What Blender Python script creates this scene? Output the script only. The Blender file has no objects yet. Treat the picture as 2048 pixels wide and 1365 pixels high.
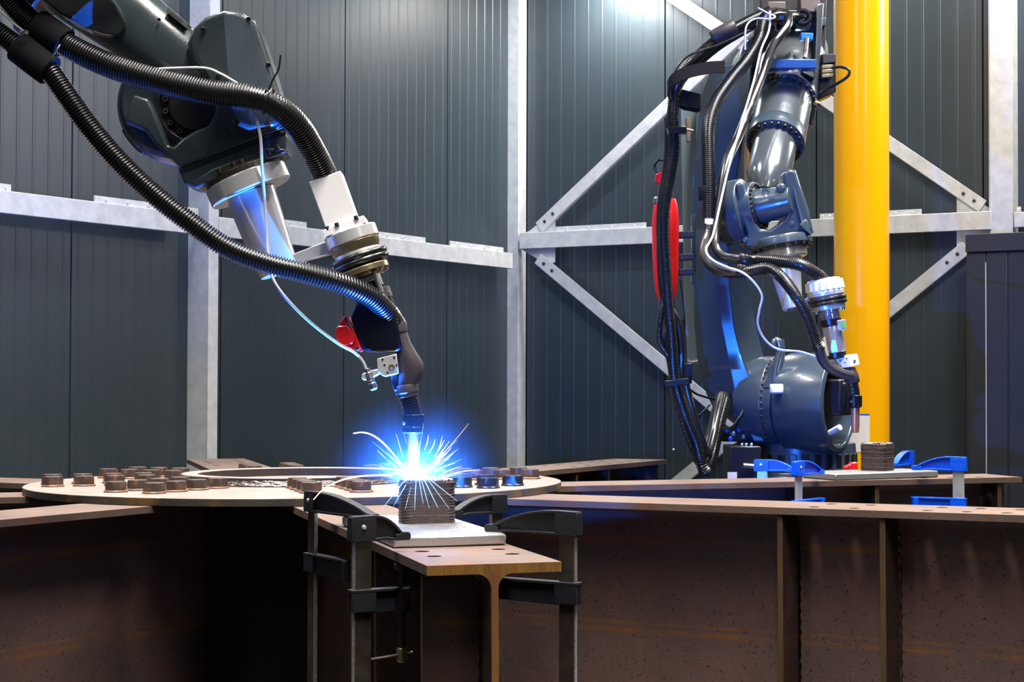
import bpy, bmesh, math, random
from mathutils import Vector, Matrix
random.seed(7)
DEG = math.pi / 180
scene = bpy.context.scene
COL = scene.collection

# ------------------------------------------------------------------ camera, world, lights, exposure
F = 3621.0; PITCH = 1.3702 * DEG; ROLL = 0.1786 * DEG; CZ = 1.1935
_r0 = Vector((1, 0, 0)); FW = Vector((0, math.cos(PITCH), math.sin(PITCH))); _d0 = Vector((0, math.sin(PITCH), -math.cos(PITCH)))
CR = _r0 * math.cos(ROLL) - _d0 * math.sin(ROLL)
CD = _r0 * math.sin(ROLL) + _d0 * math.cos(ROLL)
CO = Vector((0, 0, CZ))
cd = bpy.data.cameras.new('camera'); cam = bpy.data.objects.new('camera', cd); COL.objects.link(cam)
cd.sensor_fit = 'HORIZONTAL'; cd.sensor_width = 36.0; cd.lens = F / 2048 * 36.0; cd.clip_end = 100; cd.clip_start = 0.05
M = Matrix.Identity(4)
for i in range(3):
    M[i][0] = CR[i]; M[i][1] = -CD[i]; M[i][2] = -FW[i]; M[i][3] = CO[i]
cam.matrix_world = M
scene.camera = cam
scene.view_settings.view_transform = 'Standard'
scene.view_settings.look = 'None'
scene.view_settings.exposure = 0.1
scene.view_settings.gamma = 1.0
scene.view_settings.use_curve_mapping = False
world = bpy.data.worlds.new('world'); scene.world = world; world.use_nodes = True
world.node_tree.nodes['Background'].inputs[0].default_value = (0.55, 0.65, 0.75, 1)
world.node_tree.nodes['Background'].inputs[1].default_value = 0.05

def area(name, loc, target, sx, sy, power, color=(1, 1, 1), spread=180):
    l = bpy.data.lights.new(name, 'AREA'); l.shape = 'RECTANGLE'; l.size = sx; l.size_y = sy; l.energy = power; l.color = color; l.spread = spread * DEG
    o = bpy.data.objects.new(name, l); COL.objects.link(o); o.location = loc
    o.rotation_euler = (Vector(target) - Vector(loc)).to_track_quat('-Z', 'Y').to_euler()
    return o
WARM, COOL = (1.0, 0.94, 0.88), (0.94, 0.97, 1.0)
# rows of high-bay lamps under the roof
area('hall_lamp', (-1.6, 6.6, 6.0), (-1.6, 6.6, 0), 0.5, 3.4, 300, WARM, 84)
area('hall_lamp', (2.2, 6.2, 6.0), (2.2, 6.2, 0), 0.5, 3.4, 300, WARM, 84)
area('hall_lamp', (0.3, 2.6, 6.0), (0.3, 2.9, 0), 0.5, 3.0, 230, WARM, 90)
area('hall_lamp', (-3.6, 1.5, 5.6), (-1.0, 5.0, 1.0), 0.5, 3.0, 55, COOL)
area('hall_lamp', (3.4, 0.5, 5.6), (1.6, 6.0, 1.0), 0.5, 3.0, 55, COOL)
area('hall_lamp', (2.6, 7.6, 5.6), (2.0, 10.5, 1.6), 2.2, 0.5, 150, WARM, 130)  # extra lamp added to brighten the yellow column and far robot
# lamps close to the cladding
area('wall_lamp', (0.80, 13.22, 4.28), (0.86, 13.5, 3.2), 0.5, 0.15, 75, WARM)
area('wall_lamp', (2.45, 12.2, 5.0), (2.55, 12.5, 2.6), 0.9, 0.2, 90, WARM)
area('wall_lamp', (3.4, 11.5, 4.8), (3.5, 11.9, 2.4), 0.7, 0.2, 50, (1.0, 0.9, 0.82))
area('wall_lamp', (-0.75, 11.9, 4.9), (-0.95, 12.0, 2.9), 0.2, 0.7, 75, COOL)
area('wall_lamp', (-1.75, 9.6, 4.8), (-2.5, 9.6, 2.9), 0.2, 0.9, 55, COOL)
area('hall_lamp', (4.5, 10.6, 4.1), (-2.6, 9.4, 2.7), 0.4, 0.8, 75, WARM)

ARC_W, HAZE_R, HAZE_D = 700.0, 0.26, 0.12
GLOW_R, GLOW_S = 0.105, 150.0

# ------------------------------------------------------------------ projection helpers
def ray(px, py): return FW + CR * ((px - 1024) / F) + CD * ((py - 682.5) / F)
def P(px, py, Y):
    d = ray(px, py); return CO + d * (Y / d.y)
def on_plane(px, py, p0, n):
    d = ray(px, py); return CO + d * ((p0 - CO).dot(n) / d.dot(n))

# ------------------------------------------------------------------ mesh helpers
def frame_of(axis, ref=None):
    a = axis.normalized()
    r = ref if ref is not None else (Vector((0, 0, 1)) if abs(a.z) < 0.9 else Vector((0, 1, 0)))
    u = r - a * r.dot(a)
    if u.length < 1e-6: u = Vector((1, 0, 0)) - a * a.x
    u.normalize(); return u, a.cross(u)
def quad(bm, vs):
    try: return bm.faces.new(vs)
    except ValueError: return None
def rings_to_faces(bm, rings, closed=True, cap=True):
    for a, b in zip(rings, rings[1:]):
        n = len(a)
        for i in range(n if closed else n - 1):
            j = (i + 1) % n
            quad(bm, (a[i], a[j], b[j], b[i]))
    if cap and closed:
        quad(bm, list(reversed(rings[0]))); quad(bm, rings[-1])
def lathe(bm, o, axis, prof, n=28, ref=None, cap=True, phase=0.0):
    """prof: list of (radius, distance along axis)"""
    a = axis.normalized(); u, v = frame_of(a, ref); rings = []
    for r, t in prof:
        rings.append([bm.verts.new(o + a * t + (u * math.cos(k) + v * math.sin(k)) * max(r, 1e-5))
                      for k in [phase + 2 * math.pi * i / n for i in range(n)]])
    rings_to_faces(bm, rings, True, cap)
def cyl(bm, p0, p1, r0, r1=None, n=20): lathe(bm, p0, p1 - p0, [(r0, 0), (r1 if r1 is not None else r0, (p1 - p0).length)], n)
def pipe(bm, o, axis, prof, n=28):
    """closed profile swept round the axis (hollow parts)"""
    a = axis.normalized(); u, v = frame_of(a); rings = []
    for i in range(n):
        k = 2 * math.pi * i / n; d = u * math.cos(k) + v * math.sin(k)
        rings.append([bm.verts.new(o + a * t + d * r) for r, t in prof])
    for i in range(n):
        A, B = rings[i], rings[(i + 1) % n]
        for j in range(len(prof)): quad(bm, (A[j], B[j], B[(j + 1) % len(prof)], A[(j + 1) % len(prof)]))
def torus(bm, o, axis, R, r, n=36, m=10):
    pipe(bm, o, axis, [(R + r * math.cos(2 * math.pi * i / m), r * math.sin(2 * math.pi * i / m)) for i in range(m)], n)
def box(bm, c, ax, ay, az):
    """c centre; half-axis vectors"""
    vs = [bm.verts.new(c + ax * sx + ay * sy + az * sz) for sx in (-1, 1) for sy in (-1, 1) for sz in (-1, 1)]
    for f in ((0, 1, 3, 2), (4, 6, 7, 5), (0, 4, 5, 1), (2, 3, 7, 6), (0, 2, 6, 4), (1, 5, 7, 3)): bm.faces.new([vs[i] for i in f])
def bx(bm, x0, x1, y0, y1, z0, z1):
    box(bm, Vector(((x0 + x1) / 2, (y0 + y1) / 2, (z0 + z1) / 2)), Vector(((x1 - x0) / 2, 0, 0)), Vector((0, (y1 - y0) / 2, 0)), Vector((0, 0, (z1 - z0) / 2)))
def prism(bm, pts, vec):
    a = [bm.verts.new(p) for p in pts]; b = [bm.verts.new(p + vec) for p in pts]
    rings_to_faces(bm, [a, b])
def spline(pts, step):
    """centripetal-like Catmull-Rom resampled at an even step"""
    pts = [Vector(p) for p in pts]
    q = [pts[0] * 2 - pts[1]] + pts + [pts[-1] * 2 - pts[-2]]
    out = []
    for i in range(1, len(q) - 2):
        a, b, c, d = q[i - 1:i + 3]
        for k in range(16):
            t = k / 16
            out.append(0.5 * ((2 * b) + (c - a) * t + (2 * a - 5 * b + 4 * c - d) * t * t + (3 * b - a - 3 * c + d) * t ** 3))
    out.append(pts[-1])
    res = [out[0]]; acc = 0.0
    for a, b in zip(out, out[1:]):
        L = (b - a).length
        if L < 1e-9: continue
        s = step - acc
        while s <= L:
            res.append(a + (b - a) * (s / L)); s += step
        acc = L - (s - step)
    if (res[-1] - out[-1]).length > step * 0.3: res.append(out[-1])
    return res
def sweep(bm, pts, radii, n=10, cap=True):
    tang = [(pts[min(i + 1, len(pts) - 1)] - pts[max(i - 1, 0)]).normalized() for i in range(len(pts))]
    u, _ = frame_of(tang[0]); rings = []
    for p, t, r in zip(pts, tang, radii):
        u = (u - t * u.dot(t)).normalized(); v = t.cross(u)
        rings.append([bm.verts.new(p + (u * math.cos(2 * math.pi * k / n) + v * math.sin(2 * math.pi * k / n)) * r) for k in range(n)])
    rings_to_faces(bm, rings, True, cap)
def tube(bm, pts, r, n=10, step=None):
    s = spline(pts, step or max(r * 1.5, 0.006)); sweep(bm, s, [r] * len(s), n)
def hose(bm, pts, r, pitch, depth, n=20):
    s = spline(pts, pitch / 4); pat = [r, r, r - depth, r - depth]
    sweep(bm, s, [pat[i % 4] for i in range(len(s))], n)
def loft(bm, secs, n=28, ex=2.0):
    """secs: (centre, u half-axis vector, v half-axis vector)"""
    rings = []
    for c, u, v in secs:
        r = []
        for k in range(n):
            a = 2 * math.pi * k / n; ca, sa = math.cos(a), math.sin(a)
            r.append(bm.verts.new(c + u * (abs(ca) ** (2 / ex) * (1 if ca >= 0 else -1)) + v * (abs(sa) ** (2 / ex) * (1 if sa >= 0 else -1))))
        rings.append(r)
    rings_to_faces(bm, rings)
def slab(bm, pts, back, Y0, faces=None):
    """front outline in (px, py, depth offset); straight back at depth offset 'back'"""
    fr = [bm.verts.new(P(p[0], p[1], Y0) + Vector((0, p[2] if len(p) > 2 else 0, 0))) for p in pts]
    bk = [bm.verts.new(Vector((v.co.x, Y0 + back, v.co.z))) for v in fr]
    n = len(pts)
    for f in (faces or [list(range(n))]): quad(bm, [fr[i] for i in f])
    quad(bm, list(reversed(bk)))
    for i in range(n):
        j = (i + 1) % n; quad(bm, (fr[i], bk[i], bk[j], fr[j]))
def text_strokes(bm, o, ux, uy, n, seed):
    rnd = random.Random(seed)
    for i in range(n): pass

def NB(): return bmesh.new()
def build(name, bm, mat, parent=None, bevel=0.0, angle=35, segs=2):
    me = bpy.data.meshes.new(name)
    bmesh.ops.recalc_face_normals(bm, faces=bm.faces[:])
    bm.to_mesh(me); bm.free()
    o = bpy.data.objects.new(name, me); COL.objects.link(o)
    if parent is not None:
        o.parent = parent; me.transform(world_of(parent).inverted())
    for p in me.polygons: p.use_smooth = True
    me.set_sharp_from_angle(angle=angle * DEG)
    for m in (mat if isinstance(mat, (list, tuple)) else [mat]): me.materials.append(m)
    if bevel:
        b = o.modifiers.new('bevel', 'BEVEL'); b.width = bevel; b.segments = segs; b.limit_method = 'ANGLE'; b.angle_limit = 40 * DEG
        b.use_clamp_overlap = True; b.harden_normals = False
    return o
def world_of(o):
    m = o.matrix_basis.copy()
    return world_of(o.parent) @ m if o.parent else m
def thing(name, label, cat, mat4=None, group=None):
    o = bpy.data.objects.new(name, None); COL.objects.link(o)
    if mat4 is not None: o.matrix_basis = mat4
    o.empty_display_size = 0.05
    tag(o, label, cat, group); return o
def tag(o, label, cat, group=None, kind='thing'):
    o['label'] = label; o['category'] = cat; o['kind'] = kind
    if group: o['group'] = group
    return o
def struct(o): o['kind'] = 'structure'; return o
def T(v): return Matrix.Translation(Vector(v))
def rebase(o):
    """put a one-mesh thing's origin at its base"""
    me = o.data
    xs = [v.co for v in me.vertices]
    c = Vector(((min(v.x for v in xs) + max(v.x for v in xs)) / 2, (min(v.y for v in xs) + max(v.y for v in xs)) / 2, min(v.z for v in xs)))
    me.transform(Matrix.Translation(-c)); o.location = c; return o
def dup(root, mat4, label=None, group=None):
    r = root.copy(); COL.objects.link(r); r.matrix_basis = mat4
    if label: r['label'] = label
    if group: r['group'] = group
    for ch in root.children:
        c = ch.copy(); COL.objects.link(c); c.parent = r
        for g in ch.children:
            d = g.copy(); COL.objects.link(d); d.parent = c
    return r

# ------------------------------------------------------------------ materials
def mat(name, col, rough=0.5, metal=0.0, col2=None, scale=8.0, lo=0.4, hi=0.6, bump=0.0, bscale=60.0, rvar=0.0, stretch=None, spec=0.5, coat=0.0, emit=None, estr=0.0, alpha=None, trans=0.0, detail=5.0):
    m = bpy.data.materials.new(name); m.use_nodes = True; nt = m.node_tree; N = nt.nodes; L = nt.links
    b = N['Principled BSDF']
    b.inputs['Base Color'].default_value = (*col, 1); b.inputs['Roughness'].default_value = rough; b.inputs['Metallic'].default_value = metal
    b.inputs['Specular IOR Level'].default_value = spec; b.inputs['Coat Weight'].default_value = coat; b.inputs['Transmission Weight'].default_value = trans
    tc = N.new('ShaderNodeTexCoord'); mp = N.new('ShaderNodeMapping'); L.new(tc.outputs['Object'], mp.inputs['Vector'])
    if stretch: mp.inputs['Scale'].default_value = stretch
    if col2 is not None or rvar:
        no = N.new('ShaderNodeTexNoise'); no.inputs['Scale'].default_value = scale; no.inputs['Detail'].default_value = detail; no.inputs['Roughness'].default_value = 0.6
        L.new(mp.outputs[0], no.inputs['Vector'])
        if col2 is not None:
            cr = N.new('ShaderNodeValToRGB'); cr.color_ramp.elements[0].position = lo; cr.color_ramp.elements[1].position = hi
            cr.color_ramp.elements[0].color = (*col, 1); cr.color_ramp.elements[1].color = (*col2, 1)
            L.new(no.outputs['Fac'], cr.inputs[0]); L.new(cr.outputs[0], b.inputs['Base Color'])
        if rvar:
            mr = N.new('ShaderNodeMapRange'); mr.inputs[1].default_value = 0.3; mr.inputs[2].default_value = 0.7
            mr.inputs[3].default_value = max(0.02, rough - rvar); mr.inputs[4].default_value = min(1, rough + rvar)
            L.new(no.outputs['Fac'], mr.inputs[0]); L.new(mr.outputs[0], b.inputs['Roughness'])
    if bump:
        n2 = N.new('ShaderNodeTexNoise'); n2.inputs['Scale'].default_value = bscale; n2.inputs['Detail'].default_value = 3
        L.new(mp.outputs[0], n2.inputs['Vector'])
        bp = N.new('ShaderNodeBump'); bp.inputs['Strength'].default_value = bump; bp.inputs['Distance'].default_value = 0.004
        L.new(n2.outputs['Fac'], bp.inputs['Height']); L.new(bp.outputs[0], b.inputs['Normal'])
    if emit: b.inputs['Emission Color'].default_value = (*emit, 1); b.inputs['Emission Strength'].default_value = estr
    return m
MT = {}
MT['panel'] = mat('panel', (0.021, 0.034, 0.043), 0.40, col2=(0.026, 0.039, 0.049), scale=1.5, spec=0.6)
MT['panel_dark'] = mat('panel_dark', (0.018, 0.025, 0.035), 0.42, col2=(0.022, 0.030, 0.041), scale=2)
MT['galv'] = mat('galv', (0.46, 0.485, 0.495), 0.42, 0.08, col2=(0.58, 0.60, 0.60), scale=14, lo=0.35, hi=0.65, bump=0.05, bscale=20, rvar=0.08)
MT['yellow'] = mat('yellow', (1.0, 0.47, 0.0), 0.25, coat=0.3, spec=0.5)
MT['robot'] = mat('robot', (0.030, 0.042, 0.047), 0.28, col2=(0.038, 0.050, 0.055), scale=5, bump=0.06, bscale=160, spec=0.6, coat=0.25, rvar=0.06)
MT['robot_far'] = mat('robot_far', (0.034, 0.054, 0.074), 0.27, col2=(0.042, 0.062, 0.082), scale=5, bump=0.05, bscale=160, spec=0.6, coat=0.35)
MT['robot_gloss'] = mat('robot_gloss', (0.26, 0.30, 0.33), 0.17, 0.8, coat=0.5)
MT['black'] = mat('black', (0.008, 0.008, 0.010), 0.32, spec=0.5)
MT['hose'] = mat('hose', (0.006, 0.006, 0.007), 0.30, spec=1.0, coat=0.4)
MT['velcro'] = mat('velcro', (0.008, 0.008, 0.010), 0.9, bump=0.3, bscale=300, spec=0.15)
MT['rubber'] = mat('rubber', (0.040, 0.034, 0.040), 0.45, spec=0.4)
MT['casting_black'] = mat('casting_black', (0.011, 0.012, 0.016), 0.45, bump=0.3, bscale=420, spec=0.35)
MT['alu'] = mat('alu', (0.82, 0.82, 0.82), 0.22, 0.6)
MT['alu_plate'] = mat('alu_plate', (0.62, 0.62, 0.63), 0.30, 0.85, bump=0.08, bscale=90, stretch=(8, 1, 1), rvar=0.1, scale=30)
MT['steel'] = mat('steel', (0.48, 0.47, 0.45), 0.30, 0.95, rvar=0.1, scale=30)
MT['dark_steel'] = mat('dark_steel', (0.075, 0.062, 0.052), 0.38, 0.75, col2=(0.11, 0.085, 0.065), scale=14, rvar=0.1)
MT['bright_steel'] = mat('bright_steel', (0.72, 0.74, 0.75), 0.3, 0.7, rvar=0.1, scale=25)
MT['brass_steel'] = mat('brass_steel', (0.42, 0.34, 0.20), 0.3, 0.9)
MT['white'] = mat('white', (0.80, 0.78, 0.77), 0.5)
MT['white_cable'] = mat('white_cable', (0.72, 0.73, 0.74), 0.4)
MT['red'] = mat('red', (0.75, 0.012, 0.015), 0.3, coat=0.3)
MT['blue_clamp'] = mat('blue_clamp', (0.0, 0.085, 0.80), 0.3, coat=0.4)
MT['copper'] = mat('copper', (0.72, 0.33, 0.22), 0.28, 0.75, col2=(0.60, 0.24, 0.14), scale=60, lo=0.35, hi=0.7)
MT['collar'] = mat('collar', (0.005, 0.006, 0.012), 0.25, coat=0.3, spec=0.3)
MT['green'] = mat('green', (0.05, 0.55, 0.04), 0.4)
MT['clear'] = mat('clear', (0.45, 0.42, 0.45), 0.12, 0.55, coat=0.4)
MT['weld'] = mat('weld', (0.20, 0.18, 0.17), 0.28, 0.85, col2=(0.09, 0.07, 0.06), scale=60, bump=0.6, bscale=120)
MT['bead'] = mat('bead', (0.030, 0.019, 0.018), 0.5, 0.2, col2=(0.055, 0.033, 0.03), scale=90, bump=0.4, bscale=350)
MT['plaque'] = mat('plaque', (0.10, 0.10, 0.10), 0.4, 0.6)
MT['tan'] = mat('tan', (0.42, 0.27, 0.12), 0.5, 0.4)
def rust_mat(name, base, base2, rust, amount, scale=5.0, rough=0.5, bands=None, streak=False):
    """mill scale with rust patches; bands = list of (z, half width) of ochre stains along the web"""
    m = mat(name, base, rough, 0.25, bump=0.25, bscale=140)
    nt = m.node_tree; N = nt.nodes; L = nt.links; b = N['Principled BSDF']; mp = [n for n in N if n.type == 'MAPPING'][0]
    if streak: mp.inputs['Scale'].default_value = (9, 9, 0.7)
    def noise(s, d=6, r=0.65):
        n = N.new('ShaderNodeTexNoise'); n.inputs['Scale'].default_value = s; n.inputs['Detail'].default_value = d; n.inputs['Roughness'].default_value = r
        L.new(mp.outputs[0], n.inputs['Vector']); return n.outputs['Fac']
    def ramp(inp, lo, hi, c0=(0, 0, 0), c1=(1, 1, 1)):
        c = N.new('ShaderNodeValToRGB'); c.color_ramp.elements[0].position = lo; c.color_ramp.elements[1].position = hi
        c.color_ramp.elements[0].color = (*c0, 1); c.color_ramp.elements[1].color = (*c1, 1); L.new(inp, c.inputs[0]); return c.outputs[0]
    def mix(f, a, c):
        x = N.new('ShaderNodeMix'); x.data_type = 'RGBA'; L.new(f, x.inputs['Factor']); L.new(a, x.inputs['A'])
        if isinstance(c, tuple): x.inputs['B'].default_value = (*c, 1)
        else: L.new(c, x.inputs['B'])
        return x.outputs['Result']
    c = ramp(noise(scale * 0.6), 0.35, 0.65, base, base2)
    speck = ramp(noise(scale * 22, 2), 0.60, 0.72)
    c = mix(speck, c, tuple(v * 0.35 for v in base))
    pat = ramp(noise(scale), 0.72 - amount, 0.80 - amount * 0.6)
    c = mix(pat, c, ramp(noise(scale * 5), 0.3, 0.7, rust, tuple(v * 0.55 for v in rust)))
    if bands:
        tc = [n for n in N if n.type == 'TEX_COORD'][0]; sx = N.new('ShaderNodeSeparateXYZ'); L.new(tc.outputs['Object'], sx.inputs[0])
        for z0, hw in bands:
            a = N.new('ShaderNodeMath'); a.operation = 'SUBTRACT'; L.new(sx.outputs['Z'], a.inputs[0]); a.inputs[1].default_value = z0
            a2 = N.new('ShaderNodeMath'); a2.operation = 'ABSOLUTE'; L.new(a.outputs[0], a2.inputs[0])
            a3 = N.new('ShaderNodeMapRange'); L.new(a2.outputs[0], a3.inputs[0]); a3.inputs[1].default_value = 0; a3.inputs[2].default_value = hw; a3.inputs[3].default_value = 1; a3.inputs[4].default_value = 0
            nn = ramp(noise(5, 8, 0.75), 0.40, 0.66)
            mm = N.new('ShaderNodeMath'); mm.operation = 'MULTIPLY'; L.new(a3.outputs[0], mm.inputs[0]); L.new(nn, mm.inputs[1])
            c = mix(mm.outputs[0], c, (0.24, 0.095, 0.012))
    L.new(c, b.inputs['Base Color'])
    return m
MT['rust_flange'] = rust_mat('rust_flange', (0.10, 0.066, 0.052), (0.15, 0.105, 0.085), (0.22, 0.09, 0.03), 0.20, 7)
MT['rust_web'] = rust_mat('rust_web', (0.085, 0.058, 0.052), (0.14, 0.075, 0.064), (0.20, 0.05, 0.012), 0.07, 4, bands=[(-0.135, 0.016), (-0.435, 0.014), (-0.41, 0.008)])
MT['rust_plate'] = rust_mat('rust_plate', (0.20, 0.165, 0.145), (0.27, 0.225, 0.20), (0.30, 0.15, 0.05), 0.12, 4, rough=0.42)
MT['rust_edge'] = rust_mat('rust_edge', (0.045, 0.042, 0.040), (0.08, 0.065, 0.04), (0.24, 0.12, 0.015), 0.22, 9)
MT['rust_shaded'] = rust_mat('rust_shaded', (0.030, 0.024, 0.026), (0.045, 0.034, 0.034), (0.16, 0.07, 0.02), 0.12, 9)  # darkened rust, for walls that lie in shade
MT['rust_stiff'] = rust_mat('rust_stiff', (0.12, 0.085, 0.045), (0.17, 0.115, 0.05), (0.26, 0.13, 0.03), 0.2, 12)
MT['rust_end'] = rust_mat('rust_end', (0.20, 0.075, 0.03), (0.30, 0.14, 0.03), (0.36, 0.20, 0.03), 0.30, 6, streak=True)
MT['rust_bolt'] = rust_mat('rust_bolt', (0.048, 0.034, 0.030), (0.075, 0.05, 0.04), (0.24, 0.10, 0.04), 0.16, 22, rough=0.42)
MT['bolt_new'] = mat('bolt_new', (0.03, 0.035, 0.045), 0.3, 0.6, rvar=0.1, scale=40)
MT['rust_washer'] = rust_mat('rust_washer', (0.12, 0.08, 0.06), (0.2, 0.12, 0.08), (0.40, 0.17, 0.04), 0.25, 25)
def emitter(name, col, s):
    m = bpy.data.materials.new(name); m.use_nodes = True; N = m.node_tree.nodes; N.clear()
    e = N.new('ShaderNodeEmission'); e.inputs[0].default_value = (*col, 1); e.inputs[1].default_value = s
    o = N.new('ShaderNodeOutputMaterial'); m.node_tree.links.new(e.outputs[0], o.inputs[0]); return m

# ------------------------------------------------------------------ building shell
K0 = P(1030, 769, 14.0); K0.z = 0
AR = -31 * DEG
DR = Vector((math.cos(AR), math.sin(AR), 0)); DL = Vector((DR.y, -DR.x, 0)); NR = DL.copy(); NL = DR.copy()
UP = Vector((0, 0, 1))
def WR(px, py, o=0.12): return on_plane(px, py, K0 + NR * o, NR)
def WL(px, py, o=0.12): return on_plane(px, py, K0 + NL * o, NL)
ZTOP = 6.2
bm = NB(); bx(bm, -9, 9, -2, 18, -0.1, 0); struct(build('floor', bm, mat('concrete', (0.022, 0.022, 0.024), 0.9, col2=(0.035, 0.035, 0.036), scale=3, spec=0.08)))

def panel_mesh(width, ribs):
    """one sandwich panel: local x along the wall, y inward, fine raised beads"""
    b = NB(); prof = [(0.004, -0.01), (0.006, 0.0)]
    p = width / ribs
    for i in range(ribs):
        x = p * (i + 0.5)
        prof += [(x - 0.011, 0.0), (x - 0.006, 0.0022), (x + 0.006, 0.0022), (x + 0.011, 0.0)]
    prof += [(width - 0.006, 0.0), (width - 0.004, -0.01), (width - 0.004, -0.06), (0.004, -0.06)]
    lo = [b.verts.new((x, y, 0.0)) for x, y in prof]; hi = [b.verts.new((x, y, ZTOP)) for x, y in prof]
    rings_to_faces(b, [lo, hi]); return b
def wall(name, d, n, w, ribs, starts):
    bmw = NB()
    L0, L1 = -0.2, starts[-1] + w
    box(bmw, K0 + d * ((L0 + L1) / 2) - n * 0.085 + UP * ZTOP / 2, d * ((L1 - L0) / 2), n * 0.02, UP * ZTOP / 2)
    wl = struct(build(name, bmw, MT['panel_dark']))
    b = panel_mesh(w, ribs); me = None
    for s in starts:
        if me is None:
            o = build('panel', b, MT['panel'], None, angle=20); me = o.data
        else:
            o = bpy.data.objects.new('panel', me); COL.objects.link(o)
        m = Matrix.Identity(4)
        for i in range(3): m[i][0] = d[i]; m[i][1] = n[i]; m[i][2] = UP[i]
        # keep a right-handed frame for both walls by mirroring through the panel's own symmetry
        if Vector(d).cross(n).z < 0:
            for i in range(3): m[i][0] = -d[i]
            pos = K0 + d * (s + w)
        else: pos = K0 + d * s
        for i in range(3): m[i][3] = pos[i]
        o.parent = wl; o.matrix_basis = m
    return wl
wall('wall_right', DR, NR, 1.185, 10, [0.10 + 1.185 * i for i in range(7)])
wall('wall_left', DL, NL, 1.26, 11, [-0.29 + 1.26 * i for i in range(9)])

# steel frame in front of the cladding
def member(bm, p0, p1, h, n, d):
    a = (p1 - p0); L = a.length; a.normalize(); s = a.cross(n).normalized()
    box(bm, (p0 + p1) / 2, a * (L / 2), n * (d / 2), s * (h / 2))
def post(px0, px1, Wf, d, n, wd, dp, label, z1=ZTOP):
    b = Wf((px0 + px1) / 2, 769, dp / 2); b.z = 0
    t = thing('steel_post', label, 'post', T(b), 'galvanised posts of the hall frame')
    bm = NB(); fl = 0.010
    # cold-formed channel section: web and two lipped flanges
    box(bm, b + n * (dp / 2 - 0.004) + UP * z1 / 2, d * (wd / 2), n * 0.004, UP * z1 / 2)
    box(bm, b - n * (dp / 2 - 0.004) + UP * z1 / 2, d * (wd / 2), n * 0.004, UP * z1 / 2)
    box(bm, b + d * (wd / 2 - 0.004) + UP * z1 / 2, d * 0.004, n * (dp / 2 - 0.008), UP * z1 / 2)
    build('channel', bm, MT['galv'], t, 0.002)
    bm = NB()
    box(bm, b - d * (wd / 2 + 0.006) + n * (dp * 0.3) + UP * z1 / 2, d * 0.006, n * 0.012, UP * z1 / 2)
    build('lip', bm, MT['galv'], t, 0.002)
    return t, b
pL, bL = post(375, 434, WL, DL, NL, 0.09, 0.16, 'galvanised steel post in the left wall behind the near robot')
pC, bC = post(1010, 1050, WR, DR, NR, 0.12, 0.12, 'galvanised corner post where the two dark walls meet')
pR, bR = post(1987, 2032, WR, DR, NR, 0.15, 0.13, 'galvanised steel post at the right, above the dark sliding panel')

def girt(name, label, p0, p1, n, h, cleats, Wf, group):
    a = (p1 - p0).normalized()
    t = thing(name, label, 'beam', T(p0), group)
    bm = NB(); member(bm, p0, p1, h, n, 0.05)
    build('rail', bm, MT['galv'], t, 0.003)
    for px0, px1 in cleats:
        c0, c1 = Wf(px0, 440, 0.12), Wf(px1, 440, 0.12); c0.z = c1.z = p0.z + h / 2 + 0.016
        bm = NB(); member(bm, c0, c1, 0.042, n, 0.012); cl = build('cleat', bm, MT['galv'], t, 0.001)
        L = (c1 - c0).length
        k = max(2, int(L / 0.17))
        for i in range(k):
            q = c0 + (c1 - c0) * ((i + 0.5) / k) + n * 0.006
            bm = NB(); lathe(bm, q, n, [(0.010, 0), (0.010, 0.005), (0.006, 0.008)], 6); build('bolt', bm, MT['bright_steel'], cl)
    return t
ZL, ZR = 2.127, 2.289
def lv(p, z): p.z = z; return p
girt('wall_girt', 'galvanised rail on the left wall, from the picture edge to the post', lv(WL(-260, 400), ZL), lv(WL(377, 450), ZL), NL, 0.118, [(-20, 20), (188, 395)], WL, 'galvanised wall rails')
girt('wall_girt', 'galvanised rail on the left wall, between post and hall corner', lv(WL(432, 450), ZL), lv(WL(1020, 519), ZL), NL, 0.118, [(565, 612), (690, 850), (900, 1006)], WL, 'galvanised wall rails')
girt('wall_girt', 'galvanised rail on the right wall crossed by the diagonal braces', lv(WR(1042, 480), ZR), lv(WR(1984, 447), ZR), NR, 0.122, [(1112, 1292), (1640, 1668), (1775, 1843)], WR, 'galvanised wall rails')
girt('wall_girt', 'short end of galvanised rail right of the rightmost post', lv(WR(2030, 447), ZR - 0.005), lv(WR(2330, 435), ZR - 0.005), NR, 0.10, [(2034, 2042)], WR, 'galvanised wall rails')
def gusset(pts, label, gz=0.085):
    bm = NB(); q = [WR(x, y, gz) for x, y in pts]; prism(bm, q, NR * 0.008)
    o = build('gusset_plate', bm, MT['galv'], None, 0.001); tag(o, label, 'plate', 'gusset plates of the wall bracing'); return rebase(o)
gusset([(1042, 470), (1060, 462), (1111, 420), (1111, 525), (1095, 530), (1042, 498)], 'galvanised gusset plate at the hall corner joining two diagonal braces')
gusset([(1914, 395), (1940, 388), (1988, 424), (1988, 470), (1934, 470), (1934, 505), (1914, 505)], 'galvanised gusset plate beside the right post, bolted to two braces', 0.042)
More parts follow.
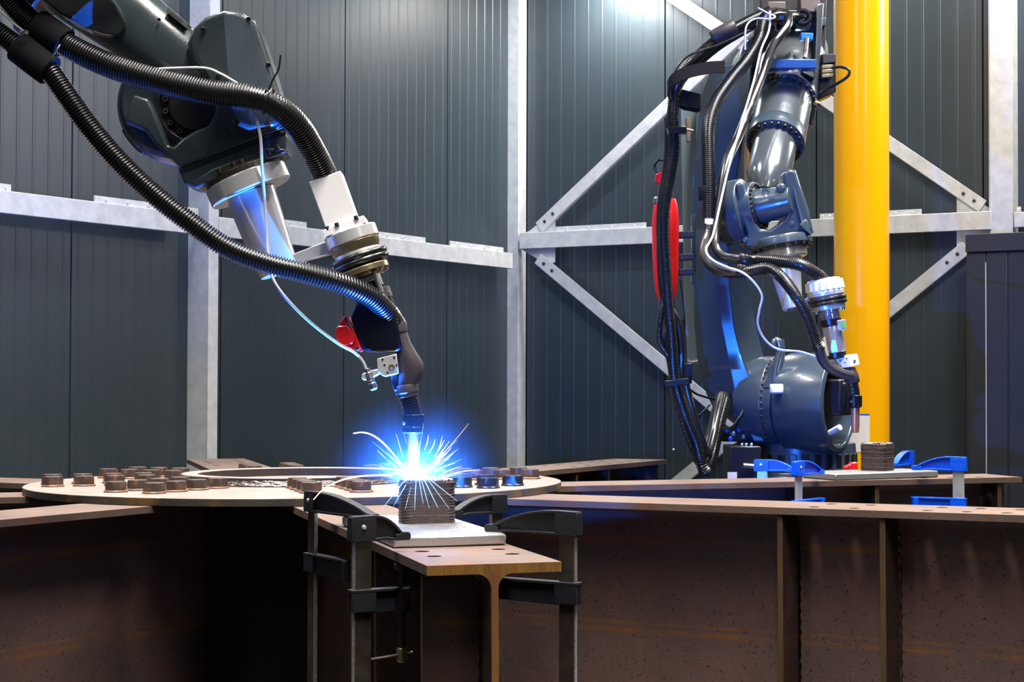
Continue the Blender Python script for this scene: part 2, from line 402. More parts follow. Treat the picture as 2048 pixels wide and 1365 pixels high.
def brace(p0, p1, label, w=0.088, ends=(True, True), off=0.0):
    t = thing('wall_brace', label, 'brace', T(p0), 'diagonal wall braces')
    bm = NB(); a = (p1 - p0).normalized(); s = a.cross(NR).normalized()
    member(bm, p0 + NR * off, p1 + NR * off, w, NR, 0.012)
    sgn = 1 if s.z < 0 else -1
    member(bm, p0 + s * (sgn * w / 2) - NR * 0.012 + NR * off, p1 + s * (sgn * w / 2) - NR * 0.012 + NR * off, 0.008, NR, 0.030)
    build('angle_bar', bm, MT['galv'], t, 0.001)
    for e, p, q in ((0, p0, a), (1, p1, -a)):
        if ends[e]:
            for k in (0.07, 0.16):
                bm = NB(); lathe(bm, p + q * k + NR * (0.006 + off), NR, [(0.013, 0), (0.013, 0.007), (0.008, 0.010)], 6); build('bolt', bm, MT['dark_steel'], t)
def wpt(u, z, o=0.10): return K0 + DR * u + NR * o + UP * z
def onw(px, py, o): 
    p = WR(px, py, o); return p
o1 = 0.105
a1, b1 = onw(1078, 455, o1), onw(1340, 205, o1); d1 = (b1 - a1)
brace(a1, a1 + d1 * 2.3, 'diagonal brace rising from the corner gusset behind the far robot', ends=(True, False))
a2, b2 = onw(1962, 412, o1), onw(1354, 0, o1); d2 = (b2 - a2)
brace(a2, a2 + d2 * 1.25, 'diagonal brace rising leftwards from the right gusset past the yellow column', off=-0.045, ends=(True, False))
a3, b3 = onw(1076, 517, o1), onw(1335, 735, o1); d3 = (b3 - a3)
brace(a3, a3 + d3 * 2.75, 'diagonal brace falling from the corner gusset towards the far robot base', ends=(True, False))
a4, b4 = onw(1928, 494, o1), onw(1350, 965, o1); d4 = (b4 - a4)
brace(a4, a4 + d4 * 1.25, 'diagonal brace falling leftwards from the right gusset behind the column', off=-0.045, ends=(True, False))

# dark sliding panel low on the right wall
bm = NB(); q0, q1 = WR(1936, 500, 0.28), WR(2330, 480, 0.28); zt = WR(1936, 506, 0.28).z; q0.z = q1.z = 0
dd = (q1 - q0); dn = dd.normalized(); box(bm, (q0 + q1) / 2 + UP * zt / 2, dd / 2, NR * 0.03, UP * zt / 2)
sl = struct(build('door_1', bm, MT['panel_dark'], None, 0.002))
zt2 = WR(1936, 470, 0.30).z
bm = NB(); box(bm, (q0 + q1) / 2 + UP * ((zt + zt2) / 2) + NR * 0.01, dd / 2, NR * 0.05, UP * ((zt2 - zt) / 2)); build('header_rail', bm, MT['panel_dark'], sl, 0.003)
L = dd.length
for k, pxs in enumerate([(1938, 1972), (1974, 2016), (2018, 2058), (2060, 2110), (2112, 2200)]):
    u0, u1 = [(WR(x, 600, 0.31) - q0).dot(dn) for x in pxs]
    bm = NB(); box(bm, q0 + dn * ((u0 + u1) / 2) + UP * (zt / 2) + NR * 0.034, dn * ((u1 - u0) / 2 - 0.002), NR * 0.006, UP * (zt / 2 - 0.003)); build('plank', bm, MT['panel_dark'], sl, 0.003)
bm = NB(); u0 = (WR(1973, 600, 0.31) - q0).dot(dn); box(bm, q0 + dn * u0 + UP * (zt / 2 - 0.02) + NR * 0.042, dn * 0.003, NR * 0.004, UP * (zt / 2 - 0.05)); build('edge_strip', bm, MT['galv'], sl)

# little white screw heads on the wall
for i, (x, y) in enumerate([(1347, 900)]):
    bm = NB(); lathe(bm, WR(x, y, 0.0), NR, [(0.010, 0), (0.010, 0.004), (0.005, 0.008)], 10); tag(rebase(build('wall_screw', bm, MT['bright_steel'])), 'small bright screw head in the dark wall left of the far robot', 'screw')

# yellow column
YC = 10.9
cx = P(1723.5, 769, YC); r = 54.8 / F * YC
t = thing('crane_column', 'round yellow painted steel column behind the far robot', 'column', T((cx.x, YC, 0)))
bm = NB(); lathe(bm, Vector((cx.x, YC, 0.03)), UP, [(r, 0), (r, ZTOP - 0.1)], 64); build('shaft', bm, MT['yellow'], t)
bm = NB(); lathe(bm, Vector((cx.x, YC, 0)), UP, [(r + 0.14, 0), (r + 0.14, 0.03)], 48); build('base_plate', bm, MT['yellow'], t)
# notice on the column: curved sheet wrapped on its front
nt_ = thing('paper_notice', 'white paper notice with a blue header stuck on the yellow column', 'notice', T(P(1718, 893, YC - r)))
def wrap(bm, px0, px1, py0, py1, off):
    a0, a1 = [math.asin(max(-1, min(1, (P(x, 850, YC - r * 0.9).x - cx.x) / r))) for x in (px0, px1)]
    z0, z1 = P(1718, py1, YC - r).z, P(1718, py0, YC - r).z
    R1, R0 = r + off + 0.002, r + off
    f, g = [], []
    for i in range(9):
        a = a0 + (a1 - a0) * i / 8
        for lst, R_ in ((f, R1), (g, R0)):
            lst.append((bm.verts.new((cx.x + math.sin(a) * R_, YC - math.cos(a) * R_, z0)), bm.verts.new((cx.x + math.sin(a) * R_, YC - math.cos(a) * R_, z1))))
    for i in range(8):
        quad(bm, (f[i][0], f[i + 1][0], f[i + 1][1], f[i][1])); quad(bm, (g[i][0], g[i][1], g[i + 1][1], g[i + 1][0]))
        quad(bm, (f[i][1], f[i + 1][1], g[i + 1][1], g[i][1])); quad(bm, (f[i][0], g[i][0], g[i + 1][0], f[i + 1][0]))
    for i in (0, 8): quad(bm, (f[i][0], f[i][1], g[i][1], g[i][0]))
bm = NB(); wrap(bm, 1697, 1738, 831, 905, 0.001); build('sheet', bm, MT['white'], nt_)
bm = NB(); wrap(bm, 1697, 1738, 828, 832, 0.001); build('header_stripe', bm, mat('notice_blue', (0.03, 0.14, 0.75), 0.4), nt_)

# ------------------------------------------------------------------ welding table: star of eight girders with a round plate
TC = Vector((-0.8018, 6.7574, 0.8)); TILT = 0.4383 * DEG; A0 = -74.9 * DEG
TMX = T(TC) @ Matrix.Rotation(-TILT, 4, 'Y')
def KM(k): return TMX @ Matrix.Rotation(A0 + k * 45 * DEG, 4, 'Z')
def TP(k, r, s, h=0.0): return KM(k) @ Vector((r, s, h))
TL, HB, TF, TW, BW, PT = 2.9412, 0.80, 0.0215, 0.016, 0.15, 0.027
table = thing('welding_table', 'rusty star-shaped steel table of eight girders under a round bolted plate', 'table', TMX)
def in_frame(o, parent, m):   # part built in its own local frame m (world), parented
    o.parent = parent; o.matrix_basis = world_of(parent).inverted() @ m; return o
def perforated(bm, x0, x1, w, z0, z1, holes, hr, cs):
    """flange strip along x with round holes; local coordinates"""
    ys = sorted({-w, w} | {v for hx, hy in holes for v in (hy - cs, hy + cs)})
    xs = sorted({x0, x1} | {v for hx, hy in holes for v in (hx - cs, hx + cs)})
    H = {(round(hx, 4), round(hy, 4)) for hx, hy in holes}
    n = 16
    for i in range(len(xs) - 1):
        for j in range(len(ys) - 1):
            xa, xb, ya, yb = xs[i], xs[i + 1], ys[j], ys[j + 1]
            if xb - xa < 1e-5 or yb - ya < 1e-5: continue
            c = (round((xa + xb) / 2, 4), round((ya + yb) / 2, 4))
            if c in H and abs(xb - xa - 2 * cs) < 1e-4:
                sq, ci = [], []
                for k in range(n):
                    a = 2 * math.pi * (k + 0.5) / n; ca, sa = math.cos(a), math.sin(a); m_ = max(abs(ca), abs(sa))
                    sq.append((c[0] + ca / m_ * cs, c[1] + sa / m_ * cs)); ci.append((c[0] + ca * hr, c[1] + sa * hr))
                V = [[bm.verts.new((x, y, z)) for x, y in l] for l, z in ((sq, z1), (ci, z1), (ci, z0), (sq, z0))]
                for a, b_ in zip(V, V[1:]):
                    for k in range(n): quad(bm, (a[k], a[(k + 1) % n], b_[(k + 1) % n], b_[k]))
                cor = [(xb, yb), (xa, yb), (xa, ya), (xb, ya)]
                for q, k in zip(cor, (1, 5, 9, 13)):
                    for z, l in ((z1, V[0]), (z0, V[3])):
                        quad(bm, (l[k], bm.verts.new((q[0], q[1], z)), l[(k + 1) % n]))
            else:
                for z in (z0, z1): quad(bm, [bm.verts.new(p) for p in ((xa, ya, z), (xb, ya, z), (xb, yb, z), (xa, yb, z))])
    for (xa, ya), (xb, yb) in (((x0, -w), (x1, -w)), ((x1, -w), (x1, w)), ((x1, w), (x0, w)), ((x0, w), (x0, -w))):
        quad(bm, [bm.verts.new(p) for p in ((xa, ya, z0), (xb, yb, z0), (xb, yb, z1), (xa, ya, z1))])
HOLES = [(hx, s) for hx in (2.06, 2.19, 2.42, 2.54, 2.66, 2.79) for s in (-0.078, 0.078)]
HOLES0 = [(hx, s) for hx in (2.61, 2.735) for s in (-0.088, 0.095)]
R_IN = 0.40
def girder(k):
    m = KM(k)
    g = bpy.data.objects.new('girder', None); COL.objects.link(g); g.empty_display_size = 0.05
    g.parent = table; g.matrix_basis = world_of(table).inverted() @ m
    def lp(name, bm, mt, bevel=0.0, angle=35):
        o = build(name, bm, mt, None, bevel, angle); o.parent = g; return o
    hs = HOLES0 if k == 0 else HOLES
    bm = NB(); perforated(bm, R_IN, TL, BW, -TF, 0, hs, 0.0175, 0.03)
    bmesh.ops.remove_doubles(bm, verts=bm.verts[:], dist=1e-5)
    o = lp('top_flange', bm, [MT['rust_flange'], MT['rust_end'], MT['rust_shaded']], 0.003)
    o.modifiers['bevel'].limit_method = 'WEIGHT'          # only the outer rim is rounded, not the holes
    at = o.data.attributes.new('bevel_weight_edge', 'FLOAT', 'EDGE')
    for e in o.data.edges:
        a_, c_ = [o.data.vertices[i].co for i in e.vertices]
        out = (abs(abs(a_.y) - BW) < 1e-4 and abs(abs(c_.y) - BW) < 1e-4) or (abs(a_.x - TL) < 1e-4 and abs(c_.x - TL) < 1e-4)
        at.data[e.index].value = 1.0 if out and abs(a_.z - c_.z) < 1e-5 else 0.0
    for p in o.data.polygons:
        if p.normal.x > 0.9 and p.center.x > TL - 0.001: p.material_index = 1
        elif abs(p.normal.z) < 0.3 and abs(p.center.y) < BW - 0.01 and R_IN + 0.1 < p.center.x < TL - 0.05: p.material_index = 2  # shade inside the holes put into the wall colour
    bm = NB(); bx(bm, R_IN, TL, -BW, BW, -HB + 0.004, -HB + TF); lp('bottom_flange', bm, MT['rust_flange'], 0.003)
    # web with root fillets
    bm = NB(); rr = 0.032; prof = []
    for q in range(7):
        a = q / 6 * 90 * DEG; prof.append((TW / 2 + rr - rr * math.cos(a), -TF - rr + rr * math.sin(a)))
    pts = prof + [(-y, z) for y, z in reversed(prof)]
    pb = [(y, -HB - z) for y, z in reversed(pts)]
    ring = pts + [(-TW / 2, -HB + TF), (TW / 2, -HB + TF)]
    A = [bm.verts.new((R_IN, y, z)) for y, z in ring]; B = [bm.verts.new((TL, y, z)) for y, z in ring]
    rings_to_faces(bm, [A, B])
    o = lp('web', bm, [MT['rust_web'], MT['rust_end']], 0, 50)
    for p in o.data.polygons:
        if p.normal.x > 0.9: p.material_index = 1
    me = mw = None
    for r_ in (1.97, 2.30, 2.845):
        for sd in (-1, 1):
            if me is None:
                bm = NB(); y0, y1 = TW / 2, BW - 0.008; c = 0.03
                pts = [(y0 + c, -TF), (y1, -TF), (y1, -HB + TF), (y0 + c, -HB + TF), (y0, -HB + TF + c), (y0, -TF - c)]
                a = [bm.verts.new((-0.009, y, z)) for y, z in pts]; b_ = [bm.verts.new((0.009, y, z)) for y, z in pts]; rings_to_faces(bm, [a, b_])
                o = lp('stiffener', bm, [MT['rust_web'], MT['rust_stiff']], 0.002); me = o.data
                for p in me.polygons:
                    if p.normal.y > 0.9: p.material_index = 1
                b0 = o
            else:
                o = b0.copy(); COL.objects.link(o); o.parent = g
            o.location = (r_, 0, 0)
            if sd < 0: o.rotation_euler = (0, 0, math.pi)
            # weld bead at the web
            if mw is None:
                bm = NB(); rnd = random.Random(3); n_ = 60
                for fx in (-1, 1):
                    pr = []
                    for i in range(n_ + 1):
                        z = -TF - 0.06 - (HB - 2 * TF - 0.12) * i / n_; w = 0.007 + 0.0022 * math.sin(i * 1.9) + rnd.uniform(-0.001, 0.001)
                        pr.append([bm.verts.new((fx * 0.009, TW / 2 + w, z)), bm.verts.new((fx * (0.009 + w * 0.7), TW / 2 + w * 0.7, z + 0.003)), bm.verts.new((fx * (0.009 + w), TW / 2, z))])
                    rings_to_faces(bm, pr, False, False)
                wb = lp('weld_bead', bm, MT['weld'], 0, 60); mw = wb
            else:
                wb = mw.copy(); COL.objects.link(wb); wb.parent = g
            wb.location = (r_, 0, 0)
            if sd < 0: wb.rotation_euler = (0, 0, math.pi)
            # weld nub under the flange
    return g
g0 = girder(0); g1 = girder(1)
for k in range(2, 8):
    c = g1.copy(); COL.objects.link(c); c.parent = table; c.matrix_basis = world_of(table).inverted() @ KM(k)
    for ch in g1.children:
        d = ch.copy(); COL.objects.link(d); d.parent = c
# round plate
bm = NB(); pipe(bm, TMX @ Vector((0, 0, 0.0005)), TMX.to_3x3() @ UP, [(0.30, 0), (0.9865, 0), (0.9865, PT - 0.0005), (0.30, PT - 0.0005)], 160)
pl = build('round_plate', bm, [MT['rust_plate'], MT['rust_edge']], table, 0.002, 30)
for p in pl.data.polygons:
    if abs(p.normal.z) < 0.5: p.material_index = 1
# pipe in the middle and its weld
RC = TMX @ Vector((-0.005, 0.10, 0)); ax = TMX.to_3x3() @ UP
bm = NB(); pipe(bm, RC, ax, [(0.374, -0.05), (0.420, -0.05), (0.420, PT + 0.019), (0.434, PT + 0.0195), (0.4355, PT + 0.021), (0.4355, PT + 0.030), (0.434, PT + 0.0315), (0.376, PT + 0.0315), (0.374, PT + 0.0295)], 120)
cp = build('centre_pipe', bm, [MT['rust_plate'], MT['rust_shaded']], table, 0, 40)
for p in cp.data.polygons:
    if abs(p.normal.z) < 0.6: p.material_index = 1  # walls coloured dark for the shade down the pipe
bm = NB(); rnd = random.Random(5)
for lay in range(3):
    R_ = 0.430 + 0.011 * lay; zz = PT + 0.013 - 0.006 * lay
    pts = []
    for i in range(240):
        a = 2 * math.pi * i / 240; p = Vector((math.cos(a) * R_, math.sin(a) * R_, zz + rnd.uniform(-0.002, 0.002)))
        pts.append(RC + TMX.to_3x3() @ p)
    pts.append(pts[0]); sweep(bm, pts, [0.009 + rnd.uniform(-0.0015, 0.0015) for _ in pts], 8, False)
wb = build('weld_bead', bm, MT['weld'], table, 0, 70)
# bolts with washers
def make_bolt(mb, mw):
    bm = NB(); h = 0.030; R_ = 0.0375
    # hexagon head with a domed chamfer
    rings = []
    n = 24
    def hexr(a): return R_ * math.cos(30 * DEG) / math.cos(((a + 30 * DEG) % (60 * DEG)) - 30 * DEG)
    for z, f in ((0.0, 0), (0.0245, 0), (0.028, 1), (0.030, 2)):
        row = []
        for i in range(n):
            a = 2 * math.pi * i / n; rh = hexr(a)
            if f == 0: row.append((rh, z if z == 0 else z + 0.0 - (rh - R_ * 0.866) * 0.9 + 0.003))
            elif f == 1: row.append((min(rh, R_ * 0.90), z + 0.001))
            else: row.append((R_ * 0.80, z))
        rings.append([bm.verts.new((r_ * math.cos(2 * math.pi * i / n), r_ * math.sin(2 * math.pi * i / n), z_)) for i, (r_, z_) in enumerate(row)])
    rings_to_faces(bm, rings)
    b = build('bolt', bm, mb, None, 0, 32)
    bm = NB(); lathe(bm, Vector((0, 0, -0.007)), UP, [(0.041, 0), (0.041, 0.005), (0.039, 0.007)], 28); w = build('washer', bm, mw, None, 0, 30); w.parent = b
    return b
br = make_bolt(MT['rust_bolt'], MT['rust_washer']); bn = make_bolt(MT['bolt_new'], MT['bolt_new'])
first = {0: True, 1: True}
OFF = {0: -0.07, 1: 0.065, 2: 0.09, 3: 0.05, 4: 0.04, 5: 0.06, 6: 0.09, 7: 0.0}
for k in range(8):
    for r_ in (0.46, 0.57, 0.68, 0.79):
        rr = r_ + OFF[k] if k else 0.40 + (r_ - 0.46) * 0.955
        for s in (-0.085, 0.085):
            s2 = s + {0: 0.03, 7: -0.085, 1: 0.045, 6: -0.07}.get(k, 0.0)
            p = KM(k) @ Vector((rr, s2, PT + 0.007)); q = p - RC
            if Vector((q.x, q.y, 0)).length < 0.49: continue
            new = (k == 1)
            src = bn if new else br
            if first[new]: o = src; first[new] = False
            else:
                o = src.copy(); COL.objects.link(o)
                w = src.children[0].copy(); COL.objects.link(w); w.parent = o
            m = T(p) @ TMX.to_3x3().to_4x4() @ Matrix.Rotation(random.uniform(0, 6.28), 4, 'Z')
            o.parent = table; o.matrix_basis = world_of(table).inverted() @ m
bm = NB(); lathe(bm, RC, ax, [(0.40, -0.05), (0.40, -0.03)], 60); build('pipe_light_stop', bm, MT['rust_web'], table)  # added disc that keeps light from leaking down the pipe
hub_mat = mat('hub_shade', (0.010, 0.008, 0.008), 0.7, spec=0.2)  # near-black base puts the deep shade under the plate into the colour
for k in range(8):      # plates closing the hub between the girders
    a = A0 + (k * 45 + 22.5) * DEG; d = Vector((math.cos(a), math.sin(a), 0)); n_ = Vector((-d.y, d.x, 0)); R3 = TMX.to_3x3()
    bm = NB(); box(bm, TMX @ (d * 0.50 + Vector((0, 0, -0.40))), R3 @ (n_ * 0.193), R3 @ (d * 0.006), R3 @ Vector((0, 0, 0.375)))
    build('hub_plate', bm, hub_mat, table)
# ------------------------------------------------------------------ plates and weld-built blocks on the girders
def slab_plate(name, k, r0, r1, s0, s1, rot, label, mt, th=0.027):
    c = TP(k, (r0 + r1) / 2, (s0 + s1) / 2, 0.0006); m = T(c) @ KM(k).to_3x3().to_4x4() @ Matrix.Rotation(rot, 4, 'Z')
    a, b_ = (r1 - r0) / 2, (s1 - s0) / 2
    bm = NB(); bx(bm, -a, a, -b_, b_, 0, th)
    o = build(name, bm, mt, None, 0.0045, 35, 1); o.matrix_basis = m; tag(o, label, 'plate'); return o
slab_plate('aluminium_plate', 0, 1.80, 2.515, -0.137, 0.140, 0, 'thick bright aluminium plate clamped on the front girder under the arc', MT['alu_plate'])
slab_plate('grey_plate', 2, 2.10, 2.60, -0.10, 0.14, 9 * DEG, 'dull grey metal plate clamped on the far girder under the brown block', mat('dull_plate', (0.22, 0.24, 0.25), 0.45, 0.6))
def weld_block(k, r_, s_, h, w, d, rot, layers, label, name):
    c = TP(k, r_, s_, h); m = T(c) @ KM(k).to_3x3().to_4x4() @ Matrix.Rotation(rot, 4, 'Z')
    bm = NB(); n = 96; lh = 0.108 / layers; rings = []; rnd = random.Random(11)
    def outline(a, b_, cr, groove=0.0):
        pts = []
        for q, (sx, sy) in enumerate(((1, 1), (-1, 1), (-1, -1), (1, -1))):
            for i in range(8):
                t = (q * 90 + i / 7 * 90) * DEG; g = groove * (1.0 if 0 < i < 7 else 0.5)
                pts.append((sx * (a - cr) + (cr + g) * math.cos(t), sy * (b_ - cr) + (cr + g) * math.sin(t)))
            p0 = pts[-1]; t = ((q + 1) * 90) * DEG; sx2, sy2 = ((1, 1), (-1, 1), (-1, -1), (1, -1))[(q + 1) % 4]
            e = (sx2 * (a - cr) + (cr + groove * 0.5) * math.cos(t), sy2 * (b_ - cr) + (cr + groove * 0.5) * math.sin(t))
            for f_ in (0.15, 0.5, 0.85):      # the faces between the corners are smoother
                x, y = p0[0] + (e[0] - p0[0]) * f_, p0[1] + (e[1] - p0[1]) * f_
                pts.append((x - groove * 0.36 * math.cos(t), y - groove * 0.36 * math.sin(t)))
        return pts
    def row(a, b_, cr, z, groove=0.0): return [bm.verts.new((x, y, z)) for x, y in outline(a, b_, cr, groove)]
    for i in range(layers):
        j = rnd.uniform(-0.0008, 0.0008)
        for f, g in ((0.0, -0.0032), (0.25, 0.0), (0.5, 0.0006), (0.75, 0.0)):
            rings.append(row(d / 2 + j, w / 2 + j, 0.022, (i + f) * lh, g))
    zt = layers * lh
    for g, z in ((-0.004, zt), (-0.010, zt + 0.001), (-0.018, zt - 0.003), (-0.024, zt - 0.02), (-0.026, zt - 0.04)): rings.append(row(d / 2 + g, w / 2 + g, max(0.004, 0.022 + g * 0.6), z))
    rings_to_faces(bm, rings)
    o = build(name, bm, MT['bead'], None, 0, 60); o.matrix_basis = m; tag(o, label, 'block', 'blocks built up from weld beads')
    # bead ripples round the rim
    bm = NB()
    # gap added on the far side lets arc light through to the back
    xb, yb, c_ = d / 2 - 0.009, w / 2 - 0.009, 0.018
    pts = [Vector((-xb, -0.004, zt - 0.001)), Vector((-xb, yb * 0.5, zt - 0.001))]
    for q in (1, 0, 3, 2):
        sx, sy = ((1, 1), (-1, 1), (-1, -1), (1, -1))[q]
        for i in range(6):
            t = (q * 90 + 90 - i / 5 * 90) * DEG; pts.append(Vector((sx * (xb - c_) + c_ * math.cos(t), sy * (yb - c_) + c_ * math.sin(t), zt - 0.001)))
    pts.append(Vector((-xb, -0.032, zt - 0.001)))
    s = spline(pts, 0.0018); sweep(bm, s, [0.0072 + 0.0014 * math.sin(i * 1.45) for i in range(len(s))], 8, False)
    rim = build('rim_bead', bm, MT['weld'], None, 0, 70); rim.parent = o
    return o
weld_block(0, 2.105, 0.034, 0.0276, 0.143, 0.075, 0, 14, 'brown ridged weld-built block on the aluminium plate under the arc', 'weld_block')
weld_block(2, 2.40, 0.055, 0.0276, 0.115, 0.105, 38 * DEG, 20, 'dark brown weld-built block on the grey plate below the far torch', 'weld_block')

# ------------------------------------------------------------------ clamps
def clamp(tip, bar, z_top_h, bar_len, low, mats, label, group, armh=0.052, spindle=True, reach=1.0):
    """F-clamp; local x from bar to tip, z up; tip/bar are world points on the clamped surface"""
    v = tip - bar; L = Vector((v.x, v.y, 0)).length; ang = math.atan2(v.y, v.x)
    m = T((bar.x, bar.y, tip.z + 0.0016)) @ Matrix.Rotation(ang, 4, 'Z')
    t = thing('f_clamp', label, 'clamp', m, group)
    def lp(name, bm, mt, bev=0.0):
        o = build(name, bm, mt, None, bev, 35); o.parent = t; return o
    H = armh
    top = [(-0.034, H), (0.022, H * 1.03)]
    nn = 8
    for i in range(nn + 1):
        q = i / nn; top.append((0.022 + (L - 0.008 - 0.022) * q, H * 1.03 * (1 - q ** 2.1) + 0.013 * q ** 2.1))
    arm = top + [(L + 0.012, 0.012), (L + 0.012, 0), (L - 0.022, 0), (L - 0.045, 0.003), (0.02, 0.001), (-0.036, 0.0)]
    bm = NB(); prism(bm, [Vector((x, -0.005, z)) for x, z in arm], Vector((0, 0.010, 0)))     # web
    # outer rib all round
    for a, b_ in zip(arm, arm[1:] + arm[:1]):
        A, B = Vector((a[0], 0, a[1])), Vector((b_[0], 0, b_[1])); dd_ = (B - A)
        if dd_.length < 1e-5: continue
        nn_ = Vector((0, 1, 0)).cross(dd_.normalized()); box(bm, (A + B) / 2 + nn_ * 0.0, dd_ / 2 * 1.03, Vector((0, 0.0135, 0)), nn_ * 0.0034)
    bx(bm, -0.033, 0.024, -0.0135, 0.0135, 0.002, H - 0.002)
    bx(bm, L - 0.024, L + 0.012, -0.0135, 0.0135, 0.0, 0.012)
    lp('fixed_arm', bm, mats['arm'], 0.0012)
    bm = NB(); lathe(bm, Vector((-0.008, -0.0135, H * 0.58)), Vector((0, -1, 0)), [(0.0062, 0), (0.0055, 0.002), (0.003, 0.0035)], 14); lp('rivet', bm, MT['bright_steel'])
    bm = NB(); bx(bm, -0.026, 0.016, -0.005, 0.005, -bar_len, 0.004); lp('bar', bm, mats['bar'], 0.001)
    bm = NB()
    n = int(bar_len / 0.0042)
    for sx in ([0.016] if mats.get('teeth_side', 1) > 0 else [-0.026]):
        for i in range(n):
            z = -0.006 - i * 0.0042; e = 0.0025 if sx > 0 else -0.0025
            bx(bm, min(sx, sx + e), max(sx, sx + e), -0.005, 0.005, z - 0.0024, z)
    o = lp('serrated_edge', bm, MT['bright_steel'] if mats['bar'] is not MT['bright_steel'] else MT['galv']); o['kind'] = 'stuff'
    # sliding arm
    zl = -low; x1 = L * reach
    bm = NB()
    pts = [(-0.036, 0.0), (x1 + 0.018, 0.004), (x1 + 0.018, -0.046), (0.03, -0.050), (-0.036, -0.046)]
    prism(bm, [Vector((x, -0.0065, zl + z)) for x, z in pts], Vector((0, 0.013, 0)))
    bx(bm, -0.036, 0.024, -0.014, 0.014, zl - 0.046, zl)
    bx(bm, -0.037, x1 + 0.018, -0.0145, 0.0145, zl - 0.001, zl + 0.006)
    cyl(bm, Vector((x1, 0, zl + 0.004)), Vector((x1, 0, zl - 0.052)), 0.019, n=20)
    lp('sliding_arm', bm, mats['arm'], 0.0012)
    if spindle:
        bm = NB(); cyl(bm, Vector((x1, 0, zl + 0.05)), Vector((x1, 0, zl - 0.135)), 0.0085, n=14); lp('spindle', bm, mats['screw'])
        bm = NB(); lathe(bm, Vector((x1, 0, zl + 0.045)), UP, [(0.016, 0), (0.020, 0.004), (0.020, 0.014), (0.014, 0.018)], 18); lp('pressure_pad', bm, mats['arm'])
        bm = NB(); lathe(bm, Vector((x1, 0, zl - 0.135)), -UP, [(0.011, 0), (0.013, 0.003), (0.013, 0.03), (0.009, 0.034)], 14)
        lp('spindle_head', bm, MT['brass_steel'])
        bm = NB(); cyl(bm, Vector((x1 - 0.085, 0.0, zl - 0.158)), Vector((x1 + 0.022, 0.0, zl - 0.150)), 0.0042, n=10); lathe(bm, Vector((x1 + 0.022, 0, zl - 0.150)), Vector((1, 0, 0.07)), [(0.006, 0), (0.007, 0.004), (0.004, 0.008)], 10)
        lp('tommy_bar', bm, MT['dark_steel'])
    return t
BK = dict(arm=MT['casting_black'], bar=MT['dark_steel'], screw=MT['casting_black'], teeth_side=1)
BK2 = dict(BK, teeth_side=-1)
def tabpt(px, py, h=0.0285): return on_plane(px, py, TMX @ Vector((0, 0, h)), TMX.to_3x3() @ UP)
clamp(tabpt(745, 1041), tabpt(627, 1025), 0, 0.62, 0.125, BK, 'black clamp at the far left of the aluminium plate, arm pointing right', 'black bar clamps', spindle=False, reach=0.62)
clamp(tabpt(805, 1079), tabpt(729, 1083), 0, 0.62, 0.118, BK2, 'black clamp at the near left corner, with its screw and handle showing', 'black bar clamps')
clamp(tabpt(908, 1033), tabpt(990, 1026), 0, 0.55, 0.12, BK, 'black clamp behind the weld block, at the far right of the plate', 'black bar clamps', armh=0.046, spindle=False)
clamp(tabpt(985, 1063), tabpt(1132, 1070), 0, 0.60, 0.118, BK2, 'black clamp at the near right corner of the aluminium plate', 'black bar clamps', spindle=False)
BL = dict(arm=MT['blue_clamp'], bar=MT['bright_steel'], screw=MT['blue_clamp'], teeth_side=1)
BL2 = dict(BL, teeth_side=-1)
clamp(P(1640, 948, 7.12), P(1598, 950, 6.98), 0, 0.30, 0.102, BL, 'blue clamp at the near left corner of the grey plate', 'blue bar clamps', armh=0.05, spindle=False)
clamp(P(1588, 944, 7.45), P(1527, 938, 7.50), 0, 0.30, 0.13, BL, 'blue clamp at the far left, behind the nearer blue clamp', 'blue bar clamps', armh=0.042, spindle=False)
clamp(P(1832, 940, 7.26), P(1914, 935, 7.18), 0, 0.30, 0.115, BL2, 'blue clamp at the right end of the grey plate', 'blue bar clamps', armh=0.05, spindle=False)
clamp(P(1789, 934, 7.62), P(1818, 932, 7.80), 0, 0.30, 0.13, BL, 'blue clamp half hidden behind the brown block on the grey plate', 'blue bar clamps', armh=0.055, spindle=False)
# little red part beside the far block
bm = NB(); slab(bm, [(1688, 944), (1690, 934), (1700, 930), (1703, 926), (1716, 925), (1716, 944)], 0.05, 7.68)
tag(rebase(build('red_knob', bm, MT['red'], None, 0.004)), 'small red part on the girder just left of the far brown block', 'knob')
# ------------------------------------------------------------------ near welding robot
YN = 4.75
SN = YN / F
def n(px, py, dy=0.0): return P(px, py, YN) + Vector((0, dy, 0))
def ps(pts, Y0=YN): return [P(p[0], p[1], Y0) + Vector((0, p[2] if len(p) > 2 else 0, 0)) for p in pts]
def dirp(dx, dy, dd=0.0): return Vector((dx, dd, -dy)).normalized()
def pl_(bm, px, py, dx, dy, prof, Y0=YN, dyo=0.0, dd=0.0, nn=36, phase=0.0):
    """lathe given in picture pixels at depth Y0: profile (radius px, distance px)"""
    s = Y0 / F; lathe(bm, P(px, py, Y0) + Vector((0, dyo, 0)), dirp(dx, dy, dd), [(r * s, t * s) for r, t in prof], nn, phase=phase)
def screws(parent, name, pts, r, Y0, axis, mt, h=0.006, hexa=False):
    """socket-head cap screws, each its own part"""
    for p in pts:
        bm = NB(); o = P(p[0], p[1], Y0) + Vector((0, p[2] if len(p) > 2 else 0, 0))
        if hexa: lathe(bm, o, axis, [(r, 0), (r, h * 0.8), (r * 0.85, h)], 6)
        else: lathe(bm, o, axis, [(r, 0), (r, h * 0.85), (r * 0.9, h), (r * 0.55, h), (r * 0.5, h * 0.35)], 14)
        build(name, bm, mt, parent)
rob = thing('welding_robot', 'dark grey welding robot reaching down from the upper left, arc burning under its torch', 'robot', T(n(345, 205)))
